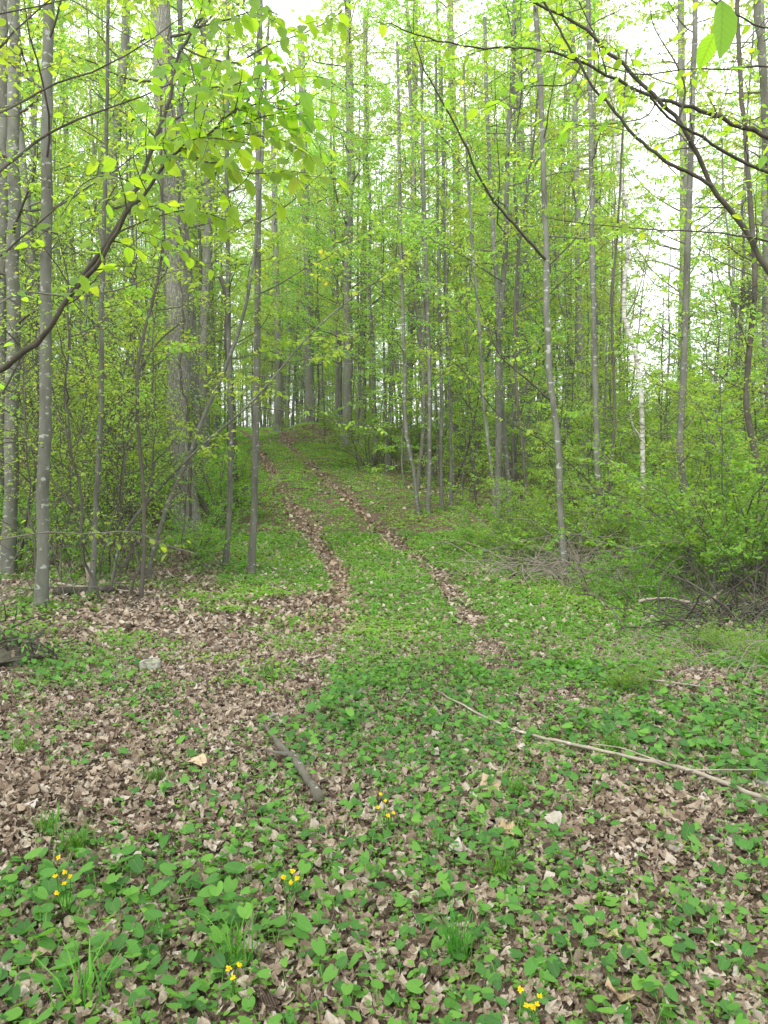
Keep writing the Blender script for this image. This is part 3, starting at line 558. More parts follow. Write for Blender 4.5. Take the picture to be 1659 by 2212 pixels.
for i, (lb, d, r, pts, bk) in enumerate((
 ('thin dark sapling left of the lichen pale trunk in the right wood', 14, .033, ((1075, 1115), (1066, 1050), (1050, 922), (1032, 672), (1015, 460), (1005, 250)), 'bark_grey'),
 ('lichen pale trunk behind the leafy shrub right of the trail', 16, .060, ((1103, 1105), (1095, 1000), (1085, 900), (1076, 672), (1060, 400), (1050, 150)), 'bark_smooth'),
 ('twin thin stem, left one, at the right edge of the trail verge', 17, .05, ((925, 1118), (928, 1000), (928, 850), (924, 672), (915, 400)), 'bark_smooth'),
 ('twin thin stem, right one, darker, at the right verge', 17.5, .045, ((955, 1100), (952, 1000), (955, 850), (950, 672), (945, 420)), 'bark_grey'),
 ('slight leaning stem between the upper trail and the twin thin stems', 17, .045, ((905, 1115), (892, 1010), (880, 950), (874, 800), (868, 600)), 'bark_smooth'),
 ('short pale stem right of the twin thin stems', 18, .04, ((975, 1105), (974, 1000), (972, 880), (966, 700), (960, 500)), 'bark_smooth'),
 ('thin stem left of the straight spotted trunk', 15, .032, ((1145, 1080), (1132, 1000), (1115, 820), (1112, 672), (1125, 500), (1150, 330)), 'twig_dark'),
 ('thin dark stem right of the second straight trunk', 13.6, .026, ((1312, 1130), (1315, 1040), (1328, 900), (1325, 800), (1322, 672), (1335, 480)), 'twig_dark'),
 ('dark thin trunk wound with vines under the twig nest', 11.5, .05, ((1660, 1130), (1650, 1050), (1630, 980), (1614, 880), (1620, 737), (1630, 640), (1626, 500), (1612, 330), (1598, 150)), 'twig_dark'),
 ('grey trunk at the upper right corner', 12, .085, ((1700, 1150), (1690, 800), (1665, 400), (1650, 200), (1636, 0)), 'bark_grey'),
 ('crooked grey stem low in the right shrubs', 11, .055, ((1485, 1205), (1483, 1120), (1476, 1060), (1470, 950), (1476, 800)), 'bark_grey'))):
    tree('slim_tree', lb, 'tree', D(d, *pts), r, r * .62, bk, 9 if d < 16 else 11, dict(LS, n=12, h0=2.2, L=1.3, tl=.45), sides=9, seed=40 + i)
# squirrel nest of twigs
a = Acc(); g_ = np.random.default_rng(77); c = px2w(1617, 645, 11.3)
for i in range(120):
    p = c + g_.normal(0, .055, 3) * (1.2, 1, 1.7); tube(a, wander(p, g_.normal(0, 1, 3), .28, 4, g_, .5), .004, 3)
tag(link('twig_nest', a.mesh('twig_nest', M['rotten'], org=c), loc=c), 'dark tangled clump of twigs caught on the vine wound trunk at right', 'nest')

# ---- near trees whose feet stand just outside the view and whose limbs hang into it
b0 = px2w(-330, 1106, 3.8); lt = empty('hornbeam_tree', (b0[0], b0[1], float(gz(b0[0], b0[1]))), 'leafy tree reaching in from the left edge with large bright translucent leaves', 'tree')
a = Acc(); tube(a, spline([px2w(-330, 1830, 3.8), px2w(-310, 1400, 3.8), px2w(-270, 900, 3.8), px2w(-260, 500, 3.8), px2w(-230, 0, 3.8), px2w(-180, -500, 3.8)], 24), np.linspace(.07, .03, 24), 12, rough=.06); link('trunk', a.mesh('trunk', M['bark_grey'], org=lt.location), lt)
A1 = [(-275, 1000, 3.8), (-80, 860, 3.6), (0, 800, 3.5), (80, 735, 3.45), (120, 690, 3.4), (155, 635, 3.4), (215, 565, 3.3), (250, 505, 3.3), (285, 450, 3.25), (320, 410, 3.2), (350, 365, 3.2), (395, 320, 3.1), (450, 295, 3.05), (480, 255, 3.0), (540, 215, 2.95)]
branch(lt, A1, .020, .003, tw=14, tl=.35, size=.074, seed=60, t0=.5, step=.04, own=.8)
branch(lt, [(155, 632, 3.4), (225, 535, 3.35), (270, 460, 3.35), (300, 395, 3.4), (322, 340, 3.4), (350, 260, 3.4), (370, 190, 3.4), (386, 120, 3.4), (420, 60, 3.4), (450, 5, 3.4), (480, -60, 3.4)], .013, .004, tw=15, tl=.45, size=.068, seed=61, t0=.3, step=.05, droop=.75)
for i, (pts, r) in enumerate((
 (((395, 320, 3.1), (444, 350, 3.05), (485, 353, 3.), (537, 373, 3.), (620, 371, 2.95), (661, 373, 2.9)), .004),
 (((389, 108, 3.4), (409, 130, 3.3), (421, 174, 3.25), (424, 203, 3.2), (420, 260, 3.15), (430, 300, 3.1)), .004),
 (((392, 100, 3.4), (444, 124, 3.35), (519, 133, 3.3), (577, 98, 3.3), (664, 69, 3.3), (722, 38, 3.3), (765, 5, 3.3)), .005),
 (((450, 295, 3.05), (534, 263, 3.), (592, 246, 2.95), (640, 240, 2.9)), .004),
 (((480, 255, 3.), (566, 223, 2.95), (621, 236, 2.9), (653, 220, 2.9), (690, 200, 2.85)), .004),
 (((430, 190, 3.25), (500, 185, 3.1), (560, 170, 3.), (620, 175, 2.95)), .004),
 (((350, 365, 3.2), (420, 300, 3.0), (480, 300, 2.9), (540, 310, 2.85)), .004),
 (((300, 400, 3.35), (240, 380, 3.2), (190, 390, 3.1), (130, 470, 3.)), .003),
 (((250, 505, 3.3), (330, 470, 3.2), (420, 455, 3.1), (500, 480, 3.05)), .004),
 (((470, 280, 3.05), (530, 290, 3.2), (600, 300, 3.3), (660, 330, 3.3)), .004),
 (((420, 60, 3.4), (500, 40, 3.2), (560, 20, 3.1), (600, 30, 3.)), .004))):
    branch(lt, pts, r, .0013, tw=10 if i != 7 else 2, tl=.34, size=.062, step=.044, droop=.75, t0=.1, own=.15, seed=62 + i)
for i, (pts, r, tw) in enumerate((
 (((-265, 560, 3.9), (-100, 440, 4.2), (0, 370, 4.4), (100, 290, 4.5), (180, 255, 4.5), (250, 230, 4.5), (350, 190, 4.5), (430, 150, 4.4)), .013, 8),
 (((-250, 400, 4.), (-80, 290, 4.8), (45, 220, 5.4), (110, 185, 5.5), (200, 155, 5.5), (290, 110, 5.5), (360, 60, 5.5), (400, 30, 5.4), (450, -30, 5.4)), .014, 8),
 (((-240, 200, 3.9), (-100, 180, 4.1), (0, 100, 4.2), (60, 40, 4.2), (105, 0, 4.2), (150, -50, 4.2)), .010, 4),
 (((-240, 100, 3.9), (-60, 45, 4.4), (0, 30, 4.6), (110, 8, 4.6), (200, -10, 4.6)), .010, 4),
 (((-268, 800, 3.8), (-120, 700, 4.3), (0, 655, 4.8), (30, 635, 4.9), (170, 640, 5.), (270, 620, 5.), (340, 595, 5.), (420, 575, 5.), (480, 560, 5.)), .011, 7),
 (((-275, 1060, 3.9), (-130, 900, 4.2), (0, 850, 4.2), (60, 750, 4.2), (120, 700, 4.2)), .014, 3),
 (((-290, 1240, 3.9), (-100, 1190, 4.8), (0, 1166, 5.2), (80, 1152, 5.3), (200, 1153, 5.4), (300, 1152, 5.4), (340, 1170, 5.5), (425, 1197, 5.5)), .009, 5),
 (((-270, 700, 3.8), (-90, 570, 4.1), (0, 555, 4.4), (60, 500, 4.4), (150, 430, 4.4), (230, 380, 4.4), (300, 330, 4.4)), .009, 7))):
    branch(lt, pts, r, .0025, 'twig_dark' if i not in (4, 6) else 'twig_pale', tw=tw, tl=.38, size=.06, step=.10, seed=80 + i, t0=.3, sub=2)
b0 = px2w(1960, 1106, 5.0); rt = empty('overhanging_tree', (b0[0], b0[1], float(gz(b0[0], b0[1]))), 'dark bare limbed tree arching in from the right edge over the upper right', 'tree')
a = Acc(); tube(a, spline([px2w(1960, 1640, 5), px2w(1935, 1300, 5), px2w(1900, 1000, 5), px2w(1880, 600, 5), px2w(1830, 200, 5), px2w(1790, -300, 5)], 24), np.linspace(.075, .035, 24), 12, rough=.06); link('trunk', a.mesh('trunk', M['bark_grey'], org=rt.location), rt)
for i, (pts, r, rr, tw, tl, own) in enumerate((
 (((1900, 1000), (1780, 780), (1659, 585), (1600, 480), (1540, 405), (1500, 320), (1465, 265), (1420, 215), (1370, 165), (1315, 110), (1280, 70), (1230, 40), (1180, 18), (1135, -5), (1060, -40)), .024, .006, 12, .45, .7),
 (((1882, 620), (1780, 360), (1659, 295), (1594, 270), (1530, 245), (1475, 225), (1425, 213), (1380, 195), (1310, 160), (1255, 135), (1190, 112), (1150, 105), (1080, 103), (1015, 104), (965, 90), (930, 85), (885, 70), (845, 50)), .019, .003, 20, .42, .6),
 (((1885, 650), (1780, 450), (1659, 372), (1600, 345), (1530, 305), (1485, 282), (1440, 250), (1405, 210)), .017, .006, 6, .4, 0),
 (((1540, 403), (1495, 375), (1445, 355), (1405, 320), (1360, 280), (1320, 230), (1280, 185), (1255, 140), (1220, 85), (1200, 45), (1170, -5), (1150, -60)), .011, .005, 12, .42, .7),
 (((1890, 700), (1780, 560), (1659, 520), (1605, 510), (1505, 499), (1430, 497), (1330, 490), (1255, 482), (1180, 470)), .009, .002, 9, .4, 0),
 (((1860, 420), (1760, 180), (1650, 142), (1580, 149), (1480, 150), (1380, 160), (1300, 140)), .008, .003, 7, .35, .6),
 (((1820, 150), (1700, 20), (1605, 100), (1555, 240), (1505, 320)), .005, .002, 3, .3, 0),
 (((1255, 140), (1230, 180), (1150, 185), (1090, 215), (1040, 240)), .005, .0015, 6, .35, .3),
 (((1420, 215), (1400, 250), (1330, 265), (1250, 270), (1200, 250)), .005, .0015, 6, .35, .3),
 (((1465, 265), (1480, 190), (1450, 120), (1410, 50), (1400, -20)), .006, .002, 5, .35, 0),
 (((1830, 200), (1760, 60), (1650, 60), (1590, 30), (1540, 0), (1500, -30)), .009, .003, 5, .3, 0),
 (((1310, 160), (1290, 90), (1262, 30), (1240, -20)), .005, .002, 4, .3, .5))):
    n_ = len(pts); ds = np.interp(np.arange(n_), [0, min(2, n_ - 1), n_ - 1], [5.0, 4.7, 4.2] if i not in (3, 7, 8, 9, 11) else [4.45, 4.4, 4.1])
    branch(rt, [(x, y, d) for (x, y), d in zip(pts, ds)], r, rr, tw=tw, tl=tl, size=.062, step=.15 if i not in (1,) else .12, sub=2, seed=100 + i, t0=.3, own=own, leaf='leaf_near')
o = branch(rt, [(1822, 100, 4.8), (1760, -60, 3.2), (1680, -70, 1.9), (1610, -50, 1.4), (1560, -20, 1.22), (1548, 8, 1.2)], .006, .0015, seed=140)
al = Acc(); put(al, TN[2], [px2w(1560, 0, 1.2), px2w(1545, 70, 1.25), px2w(1575, 148, 1.6)], [px2w(1562, 120, 1.2) - px2w(1560, 0, 1.2), (-.02, .2, -.12), (.9, .1, .05)], [(.35, -1, .1), (.2, -.5, .8), (.1, -.6, .8)], [.088, .06, .04], [.1, .4, .2])
put(al, TN[0], [px2w(1612, 145, 1.65)], [(-.5, .2, .1)], [(.1, -.6, .7)], [.035], [.3]); link('leaves', al.mesh('leaves', M['leaf_near'], org=rt.location), o)

# ------------------------------------------------------------------ woods: every tree a thing, copied with its parts
taken = [(o.location.x, o.location.y, .5) for o in bpy.data.objects if o.type == 'EMPTY']
def free(x, y, rad):
    if y < 60 and abs(x - trail_x(y)) < (2.1 if y > 14 else 2.6) + rad * .3: return False
    for (a_, b_, c_) in taken:
        if (x - a_) ** 2 + (y - b_) ** 2 < (rad + c_ * .3) ** 2: return False
    return True
def sow(n, d0, d1, rad, half=.60, cond=None, tries=60):
    out = []
    for _ in range(n * tries):
        if len(out) >= n: break
        d = math.sqrt(d0 ** 2 + (d1 ** 2 - d0 ** 2) * rng.random()); x = (rng.random() * 2 - 1) * (half * d + 1)
        if free(x, d, rad) and (cond is None or cond(x, d)): taken.append((x, d, rad)); out.append((x, d))
    return out
pxof = lambda x, d: CX + F * x / d
bvis = lambda x, d: not ((d < 15 and 1300 < pxof(x, d) < 1470) or (d < 15.2 and 325 < pxof(x, d) < 455) or (d < 20 and 430 < pxof(x, d) < 775) or (d < 34 and 520 < pxof(x, d) < 790))
gap = lambda x, d: not (1350 < pxof(x, d) < 1580)
for x, d in sow(60, 17, 42, .9, cond=gap):
    s = 'left bank' if x < trail_x(d) else 'right slope'
    copy_thing('pole', ('trunk', 'crown'), rng.integers(0, 6), 'pole_tree', x, d, f'slender grey pole tree among many on the {s} beside the trail', 'tree', f'pole trees on the {s}', rng.uniform(.8, 1.1), leanv=rng.normal(0, .025, 2))
for x, d in sow(215, 42, 88, .8, cond=gap):
    copy_thing('pole', ('trunk', 'crown'), rng.integers(0, 6), 'pole_tree', x, d, 'distant grey pole tree with thin spring crown on the hilltop', 'tree', 'pole trees on the hilltop', rng.uniform(.8, 1.15), leanv=rng.normal(0, .025, 2))
for x, d in sow(40, 11.5, 24, .9, cond=lambda x, d: (gap(x, d) or d > 18) and bvis(x, d)):
    s = 'left bank' if x < trail_x(d) else 'right slope'
    copy_thing('tall_sapling', ('trunk', 'crown'), rng.integers(0, 5), 'tall_sapling', x, d, f'thin leafy understory tree in the wood on the {s}', 'sapling', f'understory trees on the {s}', rng.uniform(.8, 1.15), leanv=rng.normal(0, .05, 2))
for x, d in sow(130, 24, 66, .9, cond=lambda x, d: gap(x, d) and bvis(x, d)):
    copy_thing('tall_sapling', ('trunk', 'crown'), rng.integers(0, 5), 'tall_sapling', x, d, 'thin leafy understory tree far back on the hillside', 'sapling', 'understory trees far back', rng.uniform(.8, 1.2), leanv=rng.normal(0, .05, 2))
for x, d in sow(85, 11.5, 36, .6, cond=lambda x, d: (x > trail_x(d) or rng.random() < .4) and bvis(x, d)):
    s = 'left bank' if x < trail_x(d) else 'right slope'
    copy_thing('sapling', ('trunk', 'crown'), rng.integers(0, 4), 'sapling', x, d, f'young sapling with layered bright leaves in the thicket on the {s}', 'sapling', f'saplings in the thicket on the {s}', rng.uniform(.7, 1.2), leanv=rng.normal(0, .07, 2))
for x, d in sow(150, 13, 55, .5, cond=lambda x, d: x > trail_x(d) or d > 30 or rng.random() < .45):
    s = 'left bank' if x < trail_x(d) else 'right slope'
    copy_thing('shrub', ('stems', 'foliage'), rng.integers(0, 4), 'shrub', x, d, f'low green shrub under the trees on the {s}', 'shrub', f'low shrubs on the {s}', rng.uniform(.8, 1.3))

for x, d in sow(50, 63, 86, .6, half=.45, cond=lambda x, d: 480 < pxof(x, d) < 800):
    copy_thing('tall_sapling', ('trunk', 'crown'), rng.integers(0, 5), 'tall_sapling', x, d, 'leafy small tree just behind the crest where the trail disappears', 'sapling', 'small trees behind the crest', rng.uniform(.9, 1.3))
for x, d in sow(95, 8.8, 20, .35, cond=lambda x, d: bvis(x, d) and (x > trail_x(d) + 3.2 or x < trail_x(d) - 2.6)):
    s = 'left' if x < trail_x(d) else 'right'
    copy_thing('bare_sapling', ('trunk', 'leaves'), rng.integers(0, 4), 'bare_sapling', x, d, f'thin dark nearly bare stem in the thicket on the {s} of the trail', 'sapling', f'thin bare stems on the {s}', rng.uniform(.7, 1.2), leanv=rng.normal(0, .10, 2))
for i, (d, rel) in enumerate(((15.5, 3.1), (17.5, -2.9), (21, 3.0), (23, -2.7), (26, 2.9), (29, -2.6), (33, 2.8), (36, -2.5), (41, 2.7), (45, -2.6), (50, 2.8), (54, -2.4))):
    x = float(trail_x(d)) + rel; taken.append((x, d, .8)); s = 'left' if rel < 0 else 'right'
    copy_thing('edge_tree', ('trunk', 'crown'), i % 3, 'edge_tree', x, d, f'slim tree at the {s} verge with leafy limbs spreading over the trail', 'tree', f'trees spreading over the trail from the {s}', rng.uniform(.85, 1.15))
for x, d in sow(34, 9, 19, .3, cond=lambda x, d: bvis(x, d) and x < trail_x(d) - 2.4):
    copy_thing('bare_sapling', ('trunk', 'leaves'), rng.integers(0, 4), 'bare_sapling', x, d, 'thin dark nearly bare stem in the thicket on the left of the trail', 'sapling', 'thin bare stems on the left', rng.uniform(.7, 1.2), leanv=rng.normal(0, .12, 2))
for x, d in sow(95, 13.5, 42, .45, cond=lambda x, d: gap(x, d) and bvis(x, d)):
    s = 'left bank' if x < trail_x(d) else 'right slope'
    copy_thing('thin_pole', ('trunk', 'crown'), rng.integers(0, 4), 'slender_trunk', x, d, f'very slender straight grey stem with sparse leaves on the {s}', 'tree', f'slender stems on the {s}', rng.uniform(.8, 1.2), leanv=rng.normal(0, .04, 2))
for x, d in sow(16, 61, 88, .6, half=.45, cond=lambda x, d: 540 < pxof(x, d) < 730):
    copy_thing('pole', ('trunk', 'crown'), rng.integers(0, 6), 'pole_tree', x, d, 'distant grey pole tree straight beyond the place where the trail disappears', 'tree', 'pole trees beyond the trail end', rng.uniform(1., 1.3), leanv=rng.normal(0, .025, 2))
for x, d in sow(7, 61, 80, .6, half=.45, cond=lambda x, d: 540 < pxof(x, d) < 730):
    copy_thing('edge_tree', ('trunk', 'crown'), rng.integers(0, 3), 'edge_tree', x, d, 'broad leafy tree straight beyond the place where the trail disappears', 'tree', 'leafy trees beyond the trail end', rng.uniform(1.3, 1.7))
for x, d in sow(10, 63, 76, .5, half=.45, cond=lambda x, d: 450 < pxof(x, d) < 820):
    copy_thing('shrub', ('stems', 'foliage'), rng.integers(0, 4), 'shrub', x, d, 'green shrub on the crest where the trail disappears', 'shrub', 'shrubs on the crest', rng.uniform(.9, 1.5))
for i, (x, d) in enumerate(((-4.6, 1.2), (4.9, 1.8), (-5.2, -3.5), (1.4, -4.2), (5.4, -2.6), (-1.8, -6.5), (-6.3, 4.2), (6.2, 5.0), (-6.6, .4), (6.8, .2), (-3.4, -5.2), (3.6, -6.0), (0., -8.5))):   # unseen trees added beside and behind the viewer to shade the near ground
    copy_thing('pole', ('trunk', 'crown'), i % 6, 'pole_tree', x, d, 'unseen pole tree added around the viewer, its crown shading the near herbs', 'tree', 'unseen pole trees added for shade around the viewer', .8)
for i, (x, d) in enumerate(((-3.2, -2.4), (3.5, -2.8), (.4, -5.6))):  # wide crowns added out of view behind the viewer to darken the foreground
    copy_thing('edge_tree', ('trunk', 'crown'), i, 'edge_tree', x, d, 'unseen spreading tree added behind the viewer, its limbs shading the near violets', 'tree', 'unseen spreading trees added for shade behind the viewer', .9)
for i in range(18):
    d = rng.uniform(9, 12.8); x = (rng.uniform(90, 410) - CX) / F * d
    copy_thing('bare_sapling', ('trunk', 'leaves'), i % 4, 'bare_sapling', x, d, 'thin dark leaning bare stem crossing others among the left saplings', 'sapling', 'leaning bare stems on the left', rng.uniform(.55, .95), leanv=rng.normal(0, .33, 2))
# ---- shrubs the photo shows one by one
for lb, px, py, sc_, v in (
 ('round dense green shrub at the right of the upper trail', 800, 1010, 1.5, 1),
 ('bright green shrub behind the foot of the big furrowed trunk', 470, 1130, 1.2, 1),
 ('green shrub on the bank left of the big furrowed trunk', 290, 1120, 1.1, 0),
 ('green shrub left of the trail beyond the slim lichen flecked trunk', 520, 1090, 1.1, 2),
 ('leafy shrub arching over the dead canes right of the trail', 1130, 1215, 1.0, 2),
 ('leafy shrub around the foot of the second straight trunk on the right', 1310, 1240, 1.05, 0),
 ('wide green shrub right of the white birch foot', 1465, 1262, .85, 1),
 ('large green shrub over the dark hollow at the right edge', 1600, 1262, 1.35, 1),
 ('tall green shrub at the right edge behind the hollow', 1660, 1225, 1.7, 1),
 ('small green shrub at the left of the dark hollow', 1370, 1300, .6, 2),
 ('green shrub between the spotted trunk and the second straight trunk', 1255, 1225, 1.0, 1),
 ('low leafy shrub left of the spotted trunk beside the verge', 1060, 1190, .9, 2),
 ('green shrub behind the white birch foot', 1345, 1180, .7, 0),
 ('tall arching shrub right of the white birch', 1535, 1215, 1.15, 3),
 ('dense green shrub behind the crooked grey stem', 1550, 1195, 1.25, 3),
 ('leafy low shrub in front of the hollow at the right edge', 1570, 1420, .26, 0),
 ('yellowish seedling shrub at the right edge in front of the dead branches', 1650, 1440, .3, 2),
 ('small bright shrub in the herbs above the long stick', 1370, 1500, .26, 2),
 ('broad shrub arching over the left end of the dark hollow', 1525, 1290, .95, 1),
 ('broad shrub arching over the middle of the dark hollow', 1585, 1285, 1.1, 3),
 ('broad shrub arching over the hollow, cut by the right edge', 1668, 1290, 1.3, 3),
 ('leafy shrub at the left edge behind the banded trunk', 45, 1190, 1.1, 0),
 ('low leafy shrub under the bent pale sapling', 175, 1235, .7, 2),
 ('low leafy shrub between the leaning saplings', 430, 1215, .75, 0)):
    p = hit(px, py); copy_thing('shrub', ('stems', 'foliage'), v, 'shrub', p[0], p[1], lb, 'shrub', None, sc_)

# ---- brush of dead canes
def brush(label, spots, n, L, seed, mat='cane', arch=-.10, r=.006, name='brush_pile'):
    g = np.random.default_rng(seed); a = Acc(); hs = [hit(*q) for q in spots]; c = hs[0]
    for i in range(n):
        p = hs[g.integers(len(spots))] + g.normal(0, .35, 3) * (1, 1, 0); az = g.uniform(0, 6.283); e = g.uniform(.1, 1.15)
        P = wander((p[0], p[1], gz(p[0], p[1]) + .02), (math.cos(az) * math.cos(e), math.sin(az) * math.cos(e), math.sin(e)), L * g.uniform(.5, 1.3), 9, g, .12, arch)
        P[:, 2] = np.maximum(P[:, 2], gz(P[:, 0], P[:, 1]) + .015); rr = r * g.uniform(.4, 1.3); tube(a, P, np.linspace(rr, rr * .35, 10), 4)
        if g.random() < .5: twigs(a, None, P, rr * .5, g, 4, .3, .05, 1)
    return tag(link(name, a.mesh(name, M[mat], org=c), loc=c), label, 'brush')
brush('tangle of arching dead canes at the foot of the spotted trunk', [(1130, 1240), (1200, 1250), (1260, 1260), (1170, 1225)], 210, 1.3, 1, 'cane', -.14, .008)
brush('steep bundle of dead canes below the second straight trunk', [(1310, 1255), (1340, 1275)], 120, 1.3, 2, 'cane', -.12, .008)
brush('dark heap of dead branches filling the hollow at the right edge', [(1540, 1352), (1600, 1362), (1660, 1365), (1640, 1335), (1700, 1350), (1480, 1340)], 210, .85, 3, 'rotten', -.13, .011)
brush('flattened thin dead stems lying in the herbs at the right edge', [(1500, 1450), (1580, 1480), (1640, 1500), (1440, 1400), (1620, 1430)], 100, .8, 4, 'cane', -.25, .0035)
brush('thin bare twigs and dead stems under the left saplings', [(150, 1290), (260, 1270), (420, 1230), (350, 1260), (60, 1300)], 70, 1.2, 5, 'twig_pale', -.05, .005)

# ---- deadwood on the ground
def stick(name, label, pts, r0, r1, mat, lift=.035, n=26, sides=8, rough=.12, cap=True, seed=0, forks=()):
    g = np.random.default_rng(seed + 50); W = np.array([hit(*p) for p in pts]); P = spline(W, n); P[:, 2] = gz(P[:, 0], P[:, 1]) + lift; P[1:-1] += g.normal(0, r0 * .2, P[1:-1].shape); a = Acc()
    tube(a, P, np.linspace(r0, r1, n), sides, rough=rough, cap=cap, g=g)
    for f in forks:
        W = np.array([hit(*p) for p in f]); Q = spline(W, 8); Q[:, 2] = gz(Q[:, 0], Q[:, 1]) + lift + .01; tube(a, Q, np.linspace(r0 * .5, r0 * .2, 8), 5, rough=.1, g=g)
    return tag(link(name, a.mesh(name, M[mat], org=P[0]), loc=P[0]), label, 'stick' if name != 'fallen_log' else 'log')
stick('fallen_branch', 'long pale bare stick lying across the right foreground', [(1760, 1790), (1659, 1752), (1580, 1720), (1500, 1690), (1430, 1672), (1290, 1640), (1190, 1618), (1130, 1603), (1080, 1583), (1030, 1558), (980, 1530), (945, 1510)], .0125, .005, 'deadwood', .055, 40, forks=[((1460, 1684), (1400, 1662), (1340, 1640), (1280, 1632)), ((1480, 1690), (1560, 1690), (1640, 1690))])
stick('fallen_log', 'short lichen covered log lying among violets in the middle foreground', [(690, 1748), (672, 1710), (650, 1678), (620, 1645), (595, 1618)], .026, .019, 'log_bark', .05, 20, 10, .25, forks=[((600, 1625), (580, 1600), (570, 1570)), ((625, 1652), (600, 1650), (570, 1640))])
stick('fallen_twig', 'thin dark twig on the litter left of the short log', [(570, 1612), (530, 1605), (470, 1600), (400, 1590)], .008, .004, 'twig_pale', .02)
stick('fallen_twig', 'bent brown twig among leaves in the left foreground', [(315, 1685), (280, 1668), (250, 1655)], .008, .005, 'cane', .02)
stick('fallen_twig', 'brown twig at the left foreground above the grass tuft', [(155, 1625), (130, 1615), (110, 1605)], .009, .005, 'cane', .02)
stick('fallen_branch', 'pale stick lying on the herbs near the right edge', [(1390, 1480), (1460, 1490), (1540, 1500)], .010, .005, 'deadwood', .05)
stick('fallen_branch', 'pale dead branch on the litter under the left saplings', [(120, 1270), (180, 1278), (260, 1285), (330, 1290)], .016, .008, 'deadwood', .06)
stick('fallen_log', 'dark rotten log lying under the left saplings', [(120, 1290), (180, 1285), (240, 1283), (275, 1282)], .07, .05, 'rotten', .05, 16, 10, .4)
stick('fallen_branch', 'thick bent dead branch in the dark hollow at the right edge', [(1380, 1325), (1440, 1318), (1500, 1330), (1560, 1300)], .02, .012, 'deadwood', .14)
def stump():
    p = hit(195, 1262); a = Acc(); tube(a, spline([p - UP * .05, p + (0.01, 0, .12), p + (-.02, 0, .24), p + (0, 0, .31)], 10), np.array([.085, .07, .062, .058, .055, .052, .05, .046, .035, .012]), 11, rough=.4)
    tag(link('stump', a.mesh('stump', M['deadwood'], org=p), loc=p), 'short grey weathered stump among the left saplings', 'stump')
stump()
def root_bank():
    g = np.random.default_rng(8); c = hit(-60, 1470); e = empty('root_mound', c, 'dark earthy root mound with dead leaves and stems at the left edge', 'root mound'); a = Acc(); n = 40; m = 16; V = []
    for i in range(n):
        for j in range(m):
            u = i / (n - 1) * 2 * math.pi; v = j / (m - 1) * math.pi * .5; r = 1 + .6 * (noise(math.cos(u) * 2 + 3, math.sin(u) * 2 + v * 2, 1.5, 4) - .5) + g.normal(0, .05)
            V.append((c[0] - .35 + .62 * r * math.cos(u) * math.cos(v), c[1] + .6 + .42 * r * math.sin(u) * math.cos(v), c[2] - .06 + .26 * r * math.sin(v) ** 1.3))
    i = (np.arange(n - 1)[:, None] * m + np.arange(m - 1)[None]).ravel(); a.add(V, np.stack([i, i + m, i + m + 1, i + 1], -1)); link('earth', a.mesh('earth', M['rotten'], smooth=False, org=c), e)
    V = np.array(V); ra = Acc(); la = Acc(); fo = Foli()
    for k in range(9):
        z = g.uniform(.06, .34); W = wander(c + np.array((-.9, g.uniform(.0, .5), z)), (1, g.normal(0, .15), g.normal(-.05, .1)), g.uniform(.8, 1.5), 10, g, .18, -.05); tube(ra, W, np.linspace(g.uniform(.025, .06), .012, 11), 8, rough=.4, g=g)
    for k in range(110):
        p = V[g.integers(len(V))] + (0, 0, .01); W = wander(p, (g.normal(.5, .7), g.normal(-.4, .6), g.normal(0, .35)), g.uniform(.2, .8), 7, g, .28, -.08); tube(ra, W, np.linspace(.010, .003, 8) * g.uniform(.3, 1.3), 5)
        if g.random() < .35: leaves_on(fo, W, g, .05, .04)
    q = V[g.integers(len(V), size=900)] + g.normal(0, .04, (900, 3)); q[:, 2] += .03; Dd, N = rand_dirs(900, .6); kk = g.integers(0, len(LT_near), 900); keep = g.random(900) < .12 + 3.5 * (q[:, 2] - c[2] - .06)
    for j, T in enumerate(LT_near): w = (kk == j) & keep; put(la, T, q[w], Dd[w], N[w], g.uniform(.035, .08, w.sum()), g.beta(2, 2, w.sum()))
    link('roots', ra.mesh('roots', M['rotten'], org=c), e); link('dead_leaves', la.mesh('dead_leaves', M['litter'], smooth=False, org=c), e)
    al = Acc(); fo.out(al, TM, g); link('leaves', al.mesh('leaves', M['herb'], org=c), e)
root_bank()
def rock(label, px, py, w, h, seed):
    g = np.random.default_rng(seed); p = hit(px, py); a = Acc(); n, m = 12, 7; V = []
    for j in range(m):
        for i in range(n):
            u = i / n * 2 * math.pi; v = -math.pi / 2 + math.pi * j / (m - 1); s = lambda t: math.copysign(abs(t) ** .45, t)
            V.append((p[0] + w * s(math.cos(u)) * s(math.cos(v)) * (1 + g.normal(0, .04)), p[1] + w * .7 * s(math.sin(u)) * s(math.cos(v)), p[2] + h * .35 + h * .6 * s(math.sin(v)) * (1 + g.normal(0, .06))))
    i = (np.arange(m - 1)[:, None] * n + np.arange(n)[None]).ravel(); k = (np.arange(m - 1)[:, None] * n + (np.arange(n)[None] + 1) % n).ravel()
    a.add(V, np.stack([i, k, k + n, i + n], -1)); tag(link('stone', a.mesh('stone', M['stone'], smooth=False, org=p), loc=p), label, 'stone')
rock('pale flat topped stone on the leaf litter at left', 325, 1448, .085, .09, 2)
rock('grey stone at the right edge beyond the long stick', 1652, 1700, .05, .04, 3)

